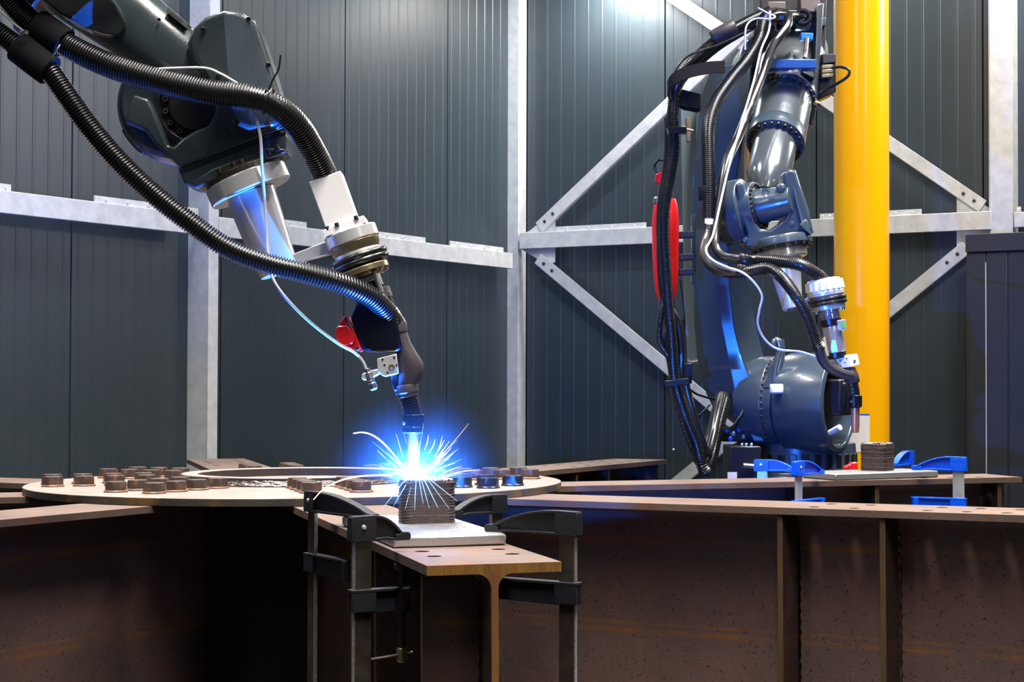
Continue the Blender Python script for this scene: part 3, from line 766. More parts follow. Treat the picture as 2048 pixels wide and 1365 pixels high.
# forearm
AX = dirp(79, 61)
UPV = Vector((AX.z, 0, -AX.x)) * -1
def sec(px, py, a, b, dy): return (n(px, py, dy), UPV * (a * SN), Vector((0, b * SN, 0)))
bm = NB()
loft(bm, [sec(-60, -205, 100, 92, 0.10), sec(60, -112, 92, 86, 0.08), sec(180, -20, 82, 76, 0.06), sec(300, 72, 69, 66, 0.04), sec(372, 128, 62, 62, 0.03), sec(430, 172, 40, 50, 0.03)], 40, 2.7)
forearm = build('forearm', bm, MT['robot'], rob, 0, 40)
bm = NB(); q = [(342, 20, -0.045), (382, 53, -0.045), (378, 63, -0.047), (338, 30, -0.047)]
slab(bm, [(p[0], p[1], p[2]) for p in q], 0.02, YN); pq = build('type_plate', bm, MT['plaque'], forearm, 0.0006)
for i in range(9):
    x = 346 + i * 3.3; y = 28.5 + i * 2.75
    if i in (0, 8): continue
    bm = NB(); box(bm, n(x, y, -0.0475), dirp(1, 0.82) * (1.1 * SN), Vector((0, 0.0006, 0)), dirp(-0.6, 1) * ((3.2 if i % 2 else 2.2) * SN)); build('stamped_mark', bm, MT['steel'], pq)
# added sloping boss, its face tilted to catch blue light from the arc
def bz(x, y): return (x, y, -0.052 + (0.50 * (x - 258) + 0.82 * (y - 76)) * SN)
bm = NB(); slab(bm, [bz(*q_) for q_ in [(40, -30), (120, 28), (150, 52), (188, 72), (222, 80), (246, 78), (259, 66), (261, 52), (250, 26), (226, -6), (196, -40)]], 0.05, YN); boss = build('glint_boss', bm, MT['robot'], forearm, 0.006, 40, 3)
# raised cast lettering, illegible, low on the arm
for i in range(9):
    x = 124 + i * 5.8; y = 17.0 + i * 4.4
    if i in (3, 6): continue
    bm = NB(); box(bm, n(x, y, bz(x, y)[2]), dirp(1, 0.78) * (1.6 * SN), Vector((0, 0.004, 0)), dirp(-0.6, 1) * (3.2 * SN)); build('cast_letter', bm, MT['robot'], boss, 0.0006)
screws(forearm, 'screw', [(326, 47, -0.052)], 0.0045, YN, Vector((0, -1, 0)), MT['black'], 0.004)
# motor flange higher on the arm
bm = NB(); pl_(bm, 88, 18, 79, 61, [(60, -60), (60, -22), (70, -20), (70, 0), (58, 2)], dyo=-0.0); build('motor_flange', bm, MT['robot'], rob, 0.003)
# elbow drum
YA = Vector((0, -1, 0))
bm = NB(); lathe(bm, n(348, 205, 0.13), YA, [(112 * SN, 0), (119 * SN, 0.012), (119 * SN, 0.10), (113 * SN, 0.112), (113 * SN, 0.118), (104 * SN, 0.13)], 64); drum = build('elbow_drum', bm, MT['robot'], rob, 0.003)
for i in range(5):
    a = (128 + i * 6.0) * DEG
    bm = NB(); c = n(348, 205, 0.06) + Vector((math.cos(a) * 119 * SN, 0, -math.sin(a) * 119 * SN)); rd = Vector((math.cos(a), 0, -math.sin(a)))
    box(bm, c, rd * 0.004, Vector((0, 0.022, 0)), Vector((rd.z, 0, -rd.x)) * 0.008); build('slot', bm, MT['black'], drum, 0.001)
bm = NB(); lathe(bm, n(392, 212, 0.0), YA, [(84 * SN, 0), (84 * SN, 0.012), (72 * SN, 0.016), (70 * SN, 0.006), (52 * SN, 0.006), (50 * SN, 0.024), (10 * SN, 0.026)], 56); hub = build('joint_disc', bm, MT['black'], rob, 0.001)
screws(hub, 'cap_screw', [(392 + 60 * math.cos(a * DEG), 212 + 60 * math.sin(a * DEG), -0.004) for a in range(0, 360, 24)], 0.0075, YN, YA, MT['dark_steel'], 0.014)
# wrist fork
bm = NB()
out = [(276, 196), (258, 250), (300, 268), (322, 298), (352, 325), (368, 342), (470, 305), (577, 262), (571, 226), (520, 200), (470, 190), (440, 200), (437, 235), (424, 258), (398, 268), (372, 283), (356, 300), (344, 297), (332, 268), (316, 226), (306, 205)]
slab(bm, [(x, y, -0.062) for x, y in out], 0.085, YN); build('wrist_fork', bm, MT['robot'], rob, 0.013, 40, 4)
bm = NB(); slab(bm, [(x, y, -0.055) for x, y in [(363, 340), (376, 373), (398, 381), (576, 309), (578, 275), (560, 258)]], 0.09, YN); wb_ = build('wrist_block', bm, MT['robot'], rob, 0.006, 40, 3)
bm = NB(); slab(bm, [(x, y, -0.058) for x, y in [(366, 346), (576, 268), (577, 272), (368, 351)]], 0.08, YN); build('parting_line', bm, MT['black'], wb_)
bm = NB(); slab(bm, [(x, y, -0.075) for x, y in [(432, 345), (540, 303), (576, 305), (578, 312), (400, 382), (396, 370)]], 0.06, YN); build('lower_flange', bm, MT['robot'], wb_, 0.004)
screws(rob, 'cap_screw', [(448, 345, -0.090), (476, 334, -0.090), (492, 328, -0.090), (545, 308, -0.085), (560, 300, -0.085)], 0.0075, YN, dirp(0.38, 0.925), MT['dark_steel'], 0.016)
bm = NB(); lathe(bm, n(453, 272, -0.062), YA, [(11 * SN, 0), (11 * SN, 0.004), (9 * SN, 0.006)], 24); build('plug', bm, MT['robot'], rob, 0.001)
# cover plate of the fork, two facets
bm = NB()
cov = [(396, 128, -0.10), (390, 100, -0.10), (398, 75, -0.11), (425, 52, -0.12), (462, 40, -0.125), (492, 40, -0.11), (514, 56, -0.095), (524, 78, -0.09), (545, 140, -0.085), (563, 196, -0.085), (577, 238, -0.085), (560, 262, -0.09), (508, 272, -0.105), (478, 262, -0.12), (452, 215, -0.112), (420, 160, -0.105)]
slab(bm, cov, 0.06, YN, [[0, 1, 2, 3, 4, 13, 14, 15], [4, 5, 6, 7, 8, 9, 10, 11, 12, 13]])
cv = build('fork_cover', bm, MT['robot'], rob, 0.012, 20, 4)
bm = NB(); slab(bm, [(p[0] + (4 if p[0] > 470 else -6), p[1] + (3 if p[1] > 150 else -3), -0.07) for p in cov], 0.055, YN); build('cover_flange', bm, MT['robot'], rob, 0.006, 40, 2)
screws(cv, 'cap_screw', [(421, 77, -0.117), (508, 54, -0.099), (546, 142, -0.0865), (451, 169, -0.115), (417, 161, -0.103), (488, 258, -0.118)], 0.0068, YN, YA, MT['black'], 0.004)
# output shaft, aluminium flange and tube
bm = NB(); pl_(bm, 484, 340, 0.397, 0.918, [(72, 0), (80, 4), (80, 22), (76, 24)], nn=56); build('output_disc', bm, MT['dark_steel'], rob, 0.001)
bm = NB(); pl_(bm, 490, 354, 0.397, 0.918, [(80, 0), (84, 2), (84, 33), (82, 35)], nn=64, dyo=0.0); build('aluminium_flange', bm, MT['alu'], rob, 0.001)
bm = NB(); pl_(bm, 501, 388, 0.345, 0.938, [(51, 0), (50, 6), (43, 142), (38, 170)], nn=48); tb = build('aluminium_tube', bm, MT['alu'], rob, 0.001)
bm = NB(); pl_(bm, 557, 543, 0.345, 0.938, [(36, 0), (36, 3), (18, 4)], nn=32); build('end_ring', bm, MT['steel'], tb)
bm = NB(); slab(bm, [(x, y, -0.01) for x, y in [(578, 512), (662, 480), (672, 506), (592, 527), (580, 527)]], 0.03, YN); build('bracket_arm', bm, MT['alu'], rob, 0.002)
# white square tube holding the hose
AT = dirp(0.34, 0.94); AU = dirp(0.94, -0.34)
def tb_(bm, cx, cy, hu, ht, hd, dyo=0.0): box(bm, n(cx, cy, dyo), AU * (hu * SN), AT * (ht * SN), Vector((0, hd * SN, 0)))
bm = NB(); tb_(bm, 672, 410, 33, 57, 33); wsq = build('white_hose_socket', bm, MT['white'], rob, 0.002)
bm = NB(); tb_(bm, 692, 457, 44, 8, 42); build('foot', bm, MT['white'], wsq, 0.002)
screws(wsq, 'cap_screw', [(660, 464, -0.050), (679, 457, -0.056), (717, 443, -0.056)], 0.0058, YN, -AT, MT['black'], 0.010)
bm = NB(); pl_(bm, 699, 462, 0.34, 0.94, [(52, 0), (54, 2), (54, 24), (52, 26)], nn=56); build('mount_disc', bm, MT['alu'], rob, 0.001)
bm = NB(); pl_(bm, 708, 487, 0.34, 0.94, [(52, 0), (50, 12), (44, 24), (42, 34)], nn=48); build('bronze_cone', bm, MT['brass_steel'], rob, 0.001)
bm = NB(); pl_(bm, 713, 503, 0.34, 0.94, [(46, 0), (47, 2), (47, 22)], nn=48); build('steel_collar', bm, MT['alu'], rob, 0.001)
for k in (14, 25):
    bm = NB(); torus(bm, n(713, 503) + AT * (k * SN), AT, 53 * SN, 6.5 * SN, 56, 12); build('rubber_ring', bm, MT['hose'], rob)
bm = NB(); pl_(bm, 721, 536, 0.34, 0.94, [(52, 0), (56, 3), (56, 14), (44, 16), (40, 22)], nn=56); sf = build('steel_flange', bm, MT['brass_steel'], rob, 0.001)
for i in range(10):
    a = i * 36 * DEG; c = n(721, 536) + AT * (14 * SN) + (AU * math.cos(a) + Vector((0, 1, 0)) * math.sin(a)) * (49 * SN)
    bm = NB(); lathe(bm, c, AT, [(0.0055, 0), (0.0055, 0.010), (0.004, 0.011)], 10); build('cap_screw', bm, MT['steel'], sf)
# torch body
bm = NB(); pl_(bm, 729, 556, 0.34, 0.94, [(33, 0), (33, 26), (28, 30), (26, 60)], nn=28); build('torch_body', bm, MT['black'], rob, 0.001)
bm = NB(); tb_(bm, 736, 562, 20, 6, 30, -0.008); build('label_block', bm, MT['steel'], rob, 0.001)
bm = NB(); pl_(bm, 744, 584, 0.34, 0.94, [(37, 0), (37, 22), (34, 24)], nn=28); cl_ = build('clamp_ring', bm, MT['rubber'], rob, 0.001)
screws(cl_, 'cap_screw', [(752, 588, -0.052)], 0.004, YN, YA, MT['black'], 0.005)
bm = NB(); tb_(bm, 771, 625, 22, 38, 20); build('torch_arm', bm, MT['black'], rob, 0.003)
bm = NB(); pl_(bm, 752, 545, 0.30, 0.95, [(5, 0), (5, 44)], dyo=-0.045, nn=14); build('pin', bm, MT['steel'], rob)
bm = NB(); slab(bm, [(x, y, -0.038) for x, y in [(704, 640), (712, 612), (726, 600), (766, 596), (796, 640), (806, 700), (790, 706), (728, 704)]], 0.04, YN); build('drive_box', bm, MT['collar'], rob, 0.007, 40, 3)
bm = NB(); slab(bm, [(x, y, -0.043) for x, y in [(692, 633), (699, 634), (726, 698), (722, 705), (688, 694), (684, 688)]], 0.04, YN); rc = build('red_cap', bm, MT['red'], rob, 0.004, 40, 3)
bm = NB(); slab(bm, [(x, y, -0.052) for x, y in [(674, 660), (678, 654), (700, 652), (710, 668), (714, 682), (708, 690), (686, 692), (677, 680)]], 0.03, YN); build('cap_bulge', bm, MT['red'], rc, 0.009, 40, 4)
bm = NB(); slab(bm, [(x, y, -0.043) for x, y in [(680, 653), (692, 632), (700, 640), (690, 655)]], 0.02, YN); build('cap_wing', bm, MT['red'], rc, 0.003)
screws(rc, 'screw', [(700, 651, -0.044), (717, 698, -0.044)], 0.006, YN, YA, MT['steel'], 0.006)
# silver block with holes, clevis and nut
bm = NB(); slab(bm, [(x, y, -0.036) for x, y in [(756, 718), (795, 708), (799, 748), (772, 754), (766, 752), (757, 742)]], 0.0, YN); sb = build('silver_block', bm, MT['alu'], rob, 0.002)
screws(sb, 'hole', [(767, 720, -0.036), (790, 716, -0.036), (771, 731, -0.036), (777, 746, -0.036), (795, 731, -0.036)], 0.0028, YN, YA, MT['black'], 0.0012)
bm = NB(); pipe(bm, n(785, 736, -0.036), YA, [(4 * SN, 0), (6.5 * SN, 0), (6.5 * SN, 0.002), (4 * SN, 0.002)], 20); build('bore', bm, MT['brass_steel'], sb)
bm = NB(); slab(bm, [(x, y, -0.034) for x, y in [(726, 748), (740, 742), (758, 738), (762, 748), (756, 752), (742, 758), (730, 762), (724, 756)]], -0.008, YN); build('clevis', bm, MT['alu'], rob, 0.003)
bm = NB(); lathe(bm, n(740, 754, -0.034), YA, [(5 * SN, 0), (5 * SN, 0.004), (3 * SN, 0.005)], 14); build('clevis_pin', bm, MT['steel'], rob)
bm = NB(); pl_(bm, 736, 738, 0.32, 0.95, [(7, 0), (7, 8), (9, 9), (9, 24), (7, 26), (7, 30), (9, 31), (9, 42), (6, 45)], dyo=-0.028, nn=6); build('cable_nut', bm, MT['steel'], rob, 0.0008, 30)
# rubber boot and neck
bm = NB(); pl_(bm, 792, 648, 0.10, 0.995, [(20, -4), (22, 0), (22, 18), (20, 20)], nn=36); build('hose_collar', bm, MT['rubber'], rob, 0.001)
bm = NB(); bt = [(795, 660, 18, 18), (803, 685, 19, 19), (812, 706, 22, 22), (819, 725, 27, 24), (822, 745, 27, 24), (818, 760, 25, 23), (812, 772, 21, 20), (812, 778, 19, 19)]
loft(bm, [(n(x, y), Vector((a * SN, 0, 0)), Vector((0, b * SN, 0))) for x, y, a, b in bt], 32, 2.1); build('rubber_boot', bm, MT['rubber'], rob, 0, 60)
bm = NB(); pl_(bm, 812, 770, 0.15, 0.99, [(23, 0), (24, 2), (24, 16), (22, 18), (22, 24), (20, 26)], nn=36); build('boot_collar', bm, MT['rubber'], rob, 0.001)
bm = NB(); slab(bm, [(x, y, -0.02) for x, y in [(782, 738), (796, 744), (800, 778), (790, 784), (784, 770)]], 0.02, YN); build('boot_clip', bm, MT['black'], rob, 0.003)
bm = NB(); hose(bm, [n(814, 790), n(820, 806), n(826, 832)], 20 * SN, 5.2 * SN, 3.2 * SN, 28); build('flexible_neck', bm, MT['hose'], rob)
bm = NB(); pl_(bm, 826.5, 829, 0.0, 1, [(20, 0), (22, 1.5), (22, 24), (21.2, 25), (22, 26), (22, 36), (20, 38)], nn=44); nk = build('neck_collar', bm, MT['collar'], rob, 0.0008)
screws(nk, 'set_screw', [(809, 847, -0.0185)], 0.0042, YN, Vector((-0.6, -0.8, 0)), MT['steel'], 0.004)
bm = NB(); pl_(bm, 827, 866, 0.0, 1, [(13.5, 0), (13.5, 52), (12, 66), (11.5, 72), (8.5, 72), (8.5, 60)], nn=36); build('copper_nozzle', bm, MT['copper'], rob, 0.0006)
bm = NB(); pl_(bm, 827.5, 920, 0.0, 1, [(4, 0), (4, 20), (2.2, 22), (1, 22), (1, 32)], nn=14); build('contact_tip', bm, MT['copper'], rob)
# hoses
HA = [(-70, -100, -0.10), (20, -12, -0.12), (75, 52, -0.13), (125, 88, -0.14), (185, 124, -0.15), (262, 158, -0.155), (350, 184, -0.155), (440, 203, -0.155), (520, 212, -0.15), (566, 228, -0.14), (605, 262, -0.11), (632, 308, -0.06), (652, 352, -0.01), (660, 380, 0.0)]
bm = NB(); hose(bm, ps(HA), 24.5 * SN, 5.4 * SN, 3.6 * SN, 26); build('corrugated_hose', bm, MT['hose'], rob, 0, 30)
HB_ = [(-90, 10, -0.12), (0, 68, -0.14), (60, 110, -0.15), (118, 150, -0.16), (160, 205, -0.165), (205, 268, -0.165), (262, 335, -0.165), (330, 400, -0.16), (400, 455, -0.155), (470, 503, -0.15), (545, 533, -0.14), (620, 552, -0.125), (690, 572, -0.10), (745, 596, -0.06), (778, 628, -0.02), (793, 652, 0.0)]
bm = NB(); hose(bm, ps(HB_), 21 * SN, 6.0 * SN, 4.0 * SN, 24); build('corrugated_hose', bm, MT['hose'], rob, 0, 30)
def sleeve(a, b, r, nm='hook_and_loop_sleeve', mt='velcro', Y0=YN):
    bm = NB(); A, B = P(a[0], a[1], Y0) + Vector((0, a[2], 0)), P(b[0], b[1], Y0) + Vector((0, b[2], 0))
    s = Y0 / F; L = (B - A).length; lathe(bm, A, B - A, [(r * s * 0.94, 0), (r * s, 0.003), (r * s * 1.02, L * 0.5), (r * s, L - 0.003), (r * s * 0.94, L)], 30); return build(nm, bm, MT[mt], rob if Y0 == YN else rob2, 0.001)
sleeve((100, 68, -0.135), (157, 108, -0.145), 31)
sleeve((66, 114, -0.15), (132, 164, -0.16), 31)
bm = NB(); tube(bm, ps([(82, 98, -0.20), (92, 92, -0.205), (97, 95, -0.20)]), 0.003, 8); build('strap_ring', bm, MT['brass_steel'], rob)
bm = NB(); tube(bm, ps([(142, 142, -0.20), (152, 130, -0.205), (158, 118, -0.20)]), 0.0025, 8); build('strap_ring', bm, MT['steel'], rob)
# zip tie
pz = n(551, 220, -0.145); bm = NB(); torus(bm, pz, dirp(0.93, 0.36), 25.5 * SN, 0.003, 32, 8); zt_ = build('zip_tie', bm, MT['black'], rob)
bm = NB(); box(bm, n(552, 204, -0.165), dirp(1, 0.3) * 0.006, Vector((0, 0.006, 0)), dirp(-0.3, 1) * 0.005); build('tie_head', bm, MT['black'], zt_, 0.001)
bm = NB(); tube(bm, ps([(553, 206, -0.165), (562, 182, -0.168), (574, 160, -0.17), (578, 133, -0.172)]), 0.0026, 6); build('tie_tail', bm, MT['black'], zt_)
# white sensor cable
bm = NB(); tube(bm, ps([(318, 153, -0.105), (360, 152, -0.115), (425, 154, -0.135), (456, 165, -0.14), (490, 184, -0.138)]), 2.6 * SN, 8); build('white_cable', bm, MT['white_cable'], rob)
bm = NB(); tube(bm, ps([(519, 232, -0.125), (528, 258, -0.13), (535, 292, -0.13), (536, 340, -0.12), (538, 400, -0.09), (541, 460, -0.08), (545, 525, -0.08), (556, 566, -0.08), (585, 606, -0.075), (630, 650, -0.065), (680, 688, -0.055), (712, 706, -0.045), (728, 724, -0.035), (735, 742, -0.028)]), 3.0 * SN, 8); build('white_cable', bm, MT['white_cable'], rob)
bm = NB(); tube(bm, ps([(-20, -12, -0.16), (20, 30, -0.17), (60, 70, -0.17), (88, 92, -0.16)]), 2.0 * SN, 8); build('white_cable', bm, MT['white_cable'], rob)

# ------------------------------------------------------------------ far welding robot
YF = 8.6
rob2 = thing('welding_robot', 'blue-grey welding robot standing idle before the yellow column', 'robot', T((P(1600, 930, 9.0).x, 9.0, 0)))
RF, RG = MT['robot_far'], MT['robot_gloss']
def f(px, py, Y): return P(px, py, Y)
def part(name, bm, mt, bev=0.0, ang=35, par=None, segs=2): return build(name, bm, mt, par or rob2, bev, ang, segs)
# pedestal and foot
c = f(1604, 930, 9.0); zf = f(1604, 938, 9.0).z
bm = NB(); bx(bm, c.x - 0.30, c.x + 0.30, 8.72, 9.32, 0, zf - 0.09); part('pedestal', bm, MT['black'], 0.01)
bm = NB(); lathe(bm, Vector((c.x, 9.02, zf - 0.09)), UP, [(0.30, 0), (0.30, 0.06), (0.275, 0.075), (0.265, 0.22)], 56); foot = part('base_frame', bm, RF, 0.004)
for i in range(14):
    a = (190 + i * 12.5) * DEG; d = Vector((math.cos(a), math.sin(a), 0))
    bm = NB(); box(bm, Vector((c.x, 9.02, zf + 0.045)) + d * 0.268, d * 0.006, Vector((-d.y, d.x, 0)) * 0.018, UP * 0.035); part('slot', bm, MT['black'], 0.004, par=foot)
bm = NB(); p0 = f(1484, 925, 8.75); bx(bm, p0.x - 0.075, p0.x + 0.075, 8.62, 8.9, 0.0, f(1484, 893, 8.62).z); jb = part('connection_box', bm, MT['black'], 0.006)
bm = NB(); q = [f(x, y, 8.615) for x, y in [(1455, 945), (1474, 945), (1474, 962), (1455, 962)]]; prism(bm, q, Vector((0, 0.004, 0))); part('white_label', bm, MT['white'], par=jb)
bm = NB(); cyl(bm, f(1487, 932, 8.6), f(1512, 934, 8.6), 0.012, n=14); part('plug', bm, MT['steel'], par=jb)
for x in (1484, 1493, 1503): 
    bm = NB(); lathe(bm, f(x, 893, 8.66), UP, [(0.008, 0), (0.008, 0.010), (0.005, 0.014)], 10); part('cap_screw', bm, MT['steel'], par=jb)
# carousel body behind the hub
bm = NB(); slab(bm, [(1500, 905, 0.0), (1512, 800, 0), (1540, 730, 0), (1640, 725, 0), (1690, 800, 0), (1700, 905, 0)], 0.38, 8.95); part('carousel', bm, RF, 0.03, segs=3)
# axis two drum, pointing right and a little towards the viewer
AH = Vector((math.cos(31 * DEG), -math.sin(31 * DEG), 0)); H0 = f(1500, 806, 9.0); h_ = 9.0 / F
bm = NB(); lathe(bm, H0, AH, [(70 * h_, -10 * h_), (88 * h_, 0), (93 * h_, 14 * h_), (93 * h_, 60 * h_), (90 * h_, 62 * h_)], 64); part('arm_hub', bm, RF, 0.004)
bm = NB(); lathe(bm, H0, AH, [(89 * h_, 60 * h_), (91 * h_, 62 * h_), (91 * h_, 80 * h_), (86 * h_, 82 * h_), (86 * h_, 90 * h_)], 64); br_ = part('bolt_ring', bm, RF, 0.002)
for i in range(44):
    a = i / 44 * 360 * DEG; u, v = frame_of(AH); d = u * math.cos(a) + v * math.sin(a)
    if d.y > 0.45: continue
    bm = NB(); lathe(bm, H0 + AH * (62 * h_) + d * (90 * h_), d, [(0.008, 0), (0.008, 0.006), (0.006, 0.008)], 8); part('cap_screw', bm, MT['dark_steel'], par=br_)
bm = NB(); pipe(bm, H0, AH, [(70 * h_, 86 * h_), (96 * h_, 86 * h_), (99 * h_, 92 * h_), (99 * h_, 158 * h_), (95 * h_, 186 * h_), (87 * h_, 190 * h_), (82 * h_, 187 * h_), (80 * h_, 110 * h_)], 64); part('motor_housing', bm, RF, 0.003, 40)
bm = NB(); lathe(bm, H0, AH, [(72 * h_, 100 * h_), (72 * h_, 112 * h_)], 40); part('housing_floor', bm, MT['black'])
u, v = frame_of(AH); up_ = u if abs(u.z) > abs(v.z) else v
sd_ = AH.cross(up_)
ud = UP * (0.030)
bm = NB(); box(bm, H0 + AH * (158 * h_) + ud, AH * (46 * h_), sd_ * 0.080, UP * 0.088); mo = part('axis_motor', bm, MT['black'], 0.012)
bm = NB(); box(bm, H0 + AH * (196 * h_) + ud, AH * (14 * h_), sd_ * 0.066, UP * 0.072); part('motor_cap', bm, MT['collar'], 0.01, par=mo)
bm = NB(); cyl(bm, f(1660, 866, 8.66), f(1680, 855, 8.60), 0.014, n=16); part('grey_plug', bm, MT['white'])
# lifting eye
bm = NB(); tube(bm, [f(1548, 765, 8.72), f(1553, 730, 8.72), f(1560, 700, 8.72), f(1556, 682, 8.72), f(1549, 684, 8.72), f(1546, 694, 8.72)], 0.016, 14, 0.01); hk = part('lifting_hook', bm, RG)
bm = NB(); loft(bm, [(f(1548, 775, 8.74), Vector((0.055, 0, 0)), Vector((0, 0.03, 0))), (f(1556, 735, 8.74), Vector((0.03, 0, 0)), Vector((0, 0.025, 0))), (f(1562, 700, 8.74), Vector((0.022, 0, 0)), Vector((0, 0.022, 0))), (f(1560, 678, 8.74), Vector((0.02, 0, 0)), Vector((0, 0.02, 0)))], 20); part('hook_root', bm, RF)
bm = NB(); box(bm, f(1553, 778, 8.64), Vector((0.031, 0, 0)), Vector((0, 0.02, 0)), UP * 0.023); part('white_cap', bm, MT['white'], 0.008)
# link arm: five-sided loft
chain = [(130, 1425, 1452, 1500, 1512), (195, 1402, 1440, 1496, 1508), (300, 1391, 1432, 1482, 1500), (400, 1386, 1431, 1466, 1494), (500, 1385, 1433, 1456, 1492), (570, 1387, 1436, 1459, 1496), (650, 1388, 1444, 1468, 1511), (703, 1393, 1455, 1480, 1524), (740, 1397, 1460, 1494, 1528), (780, 1409, 1468, 1512, 1540), (812, 1424, 1474, 1524, 1552), (850, 1470, 1490, 1526, 1552), (884, 1500, 1508, 1528, 1550)]
bm = NB(); rings = []
for y, l, a, b_, r_ in chain:
    Yc = 8.95
    rings.append([bm.verts.new(p) for p in (f(l, y, Yc + 0.02), f(a, y, Yc - 0.14), f(b_, y, Yc - 0.155), f(r_, y, Yc - 0.02), f(r_ - 4, y, Yc + 0.16), f(l + 6, y, Yc + 0.16))])
rings_to_faces(bm, rings); part('link_arm', bm, RF, 0.006, 25, segs=3)
# sheet-metal guard left of the arm
bm = NB(); q = [f(x, y, 9.05) for x, y in [(1362, 214), (1392, 214), (1394, 722), (1370, 722)]]; prism(bm, q, Vector((0, 0.006, 0))); gd = part('sheet_guard', bm, mat('guard', (0.20, 0.27, 0.30), 0.35, 0.2), 0.002)
bm = NB(); tube(bm, [f(1374, 722, 9.04), f(1384, 725, 9.04), f(1400, 722, 9.04)], 0.008, 8); part('guard_edge', bm, MT['bright_steel'], par=gd)
# shoulder block on top
bm = NB(); slab(bm, [(1478, 250, 0.0), (1468, 150, 0), (1486, 90, 0), (1520, 60, 0), (1650, 40, -0.05), (1648, 150, -0.05), (1630, 240, 0)], 0.42, 8.98); part('shoulder', bm, RF, 0.03, segs=3)
bm = NB(); slab(bm, [(1520, -30, 0), (1655, -30, 0), (1650, 112, 0), (1520, 122, 0)], 0.25, 8.82); part('arm_root', bm, MT['rubber'], 0.01)
for x0, x1, y0, y1, Y in [(1536, 1571, 3, 30, 8.70), (1601, 1640, -10, 24, 8.70), (1532, 1640, 20, 34, 8.72), (1538, 1652, 34, 52, 8.78)]:
    bm = NB(); slab(bm, [(x0, y0), (x1, y0), (x1, y1), (x0, y1)], 0.10, Y); part('clamp_plate', bm, mat('mauve_grey', (0.17, 0.145, 0.15), 0.45, 0.3) if Y == 8.70 else MT['robot_far'], 0.004)
bm = NB(); slab(bm, [(1634, 8, 0), (1650, 2, 0.02), (1646, 60, 0.02), (1640, 150, 0.02), (1630, 250, 0.02), (1622, 250, 0), (1630, 120, -0.02)], 0.30, 8.66); part('side_casting', bm, RG, 0.008, segs=3)
bm = NB(); box(bm, f(1580, 131, 8.52), Vector((0.117, 0, 0)), Vector((0, 0.05, 0)), UP * 0.021); bb = part('blue_bar', bm, mat('bar_blue', (0.01, 0.07, 0.28), 0.3, coat=0.3), 0.003)
for x in (1545, 1581):
    bm = NB(); lathe(bm, f(x, 117, 8.50), UP, [(0.014, 0), (0.014, 0.006), (0.009, 0.007), (0.009, 0.028), (0.005, 0.03)], 12); part('bolt', bm, MT['steel'], par=bb)
# hose holder rings
for x, y in [(1568, 36), (1606, 34)]:
    bm = NB(); torus(bm, f(x, y, 8.58), Vector((0, -1, 0.1)), 0.032, 0.011, 28, 10); part('hose_ring', bm, MT['collar'])
    bm = NB(); slab(bm, [(x - 16, y + 10), (x + 16, y + 10), (x + 15, y + 24), (x - 15, y + 24)], 0.05, 8.58); part('ring_foot', bm, MT['collar'], 0.004)
bm = NB(); slab(bm, [(1602, 65), (1627, 66), (1626, 80), (1602, 79)], 0.05, 8.55); part('blue_fitting', bm, mat('fit_blue', (0.03, 0.2, 0.5), 0.4, 0.3), 0.003)
bm = NB(); tube(bm, [f(1613, 76, 8.54), f(1612, 92, 8.53), f(1609, 116, 8.51)], 0.011, 10); part('steel_line', bm, MT['steel'])
# forearm towards the viewer
FA0, FA1 = f(1586, 120, 8.92), f(1532, 372, 8.25); FX = FA1 - FA0; fl = FX.length; s6 = 8.6 / F
bm = NB(); lathe(bm, FA0, FX, [(68 * s6, -0.10 * fl), (72 * s6, 0.0), (71 * s6, 0.18 * fl), (68 * s6, 0.25 * fl), (66 * s6, 0.28 * fl)], 56); sh = part('forearm_shell', bm, RG, 0.003)
for a in (-28, 24):
    bm = NB(); p = f(1578 + a * 1.5, 152, 8.62); box(bm, p, dirp(1, 0.45 if a > 0 else -0.35) * 0.034, Vector((0, 0.03, 0)), UP * 0.006); part('slot', bm, MT['black'], 0.002, par=sh)
def bring(t0, t1, ra, rb, nb, nm):
    bm = NB(); lathe(bm, FA0, FX, [(ra * s6 * 0.97, t0 * fl), (ra * s6, t0 * fl + 0.006), (ra * s6, t1 * fl), (rb * s6, t1 * fl + 0.004)], 64); o = part(nm, bm, RF, 0.002)
    u, v = frame_of(FX)
    for i in range(nb):
        a = 2 * math.pi * i / nb; d = u * math.cos(a) + v * math.sin(a); c_ = FA0 + FX.normalized() * (t1 * fl) + d * ((ra + rb) / 2 * s6)
        bm = NB(); lathe(bm, c_, FX, [(0.0095, 0), (0.0095, 0.012), (0.006, 0.014), (0.005, 0.008)], 10); part('cap_screw', bm, MT['dark_steel'], par=o)
bring(0.27, 0.34, 66, 56, 26, 'flange_ring')
bm = NB(); lathe(bm, FA0, FX, [(57 * s6, 0.33 * fl), (58 * s6, 0.36 * fl), (57 * s6, 0.58 * fl), (56 * s6, 0.62 * fl)], 56); part('forearm_tube', bm, RG, 0.002)
bring(0.60, 0.68, 58, 44, 24, 'flange_ring')
bm = NB(); lathe(bm, FA0, FX, [(43 * s6, 0.67 * fl), (44 * s6, 0.72 * fl), (42 * s6, 0.92 * fl), (36 * s6, 1.0 * fl), (20 * s6, 1.06 * fl)], 48); part('forearm_neck', bm, RG, 0.002)
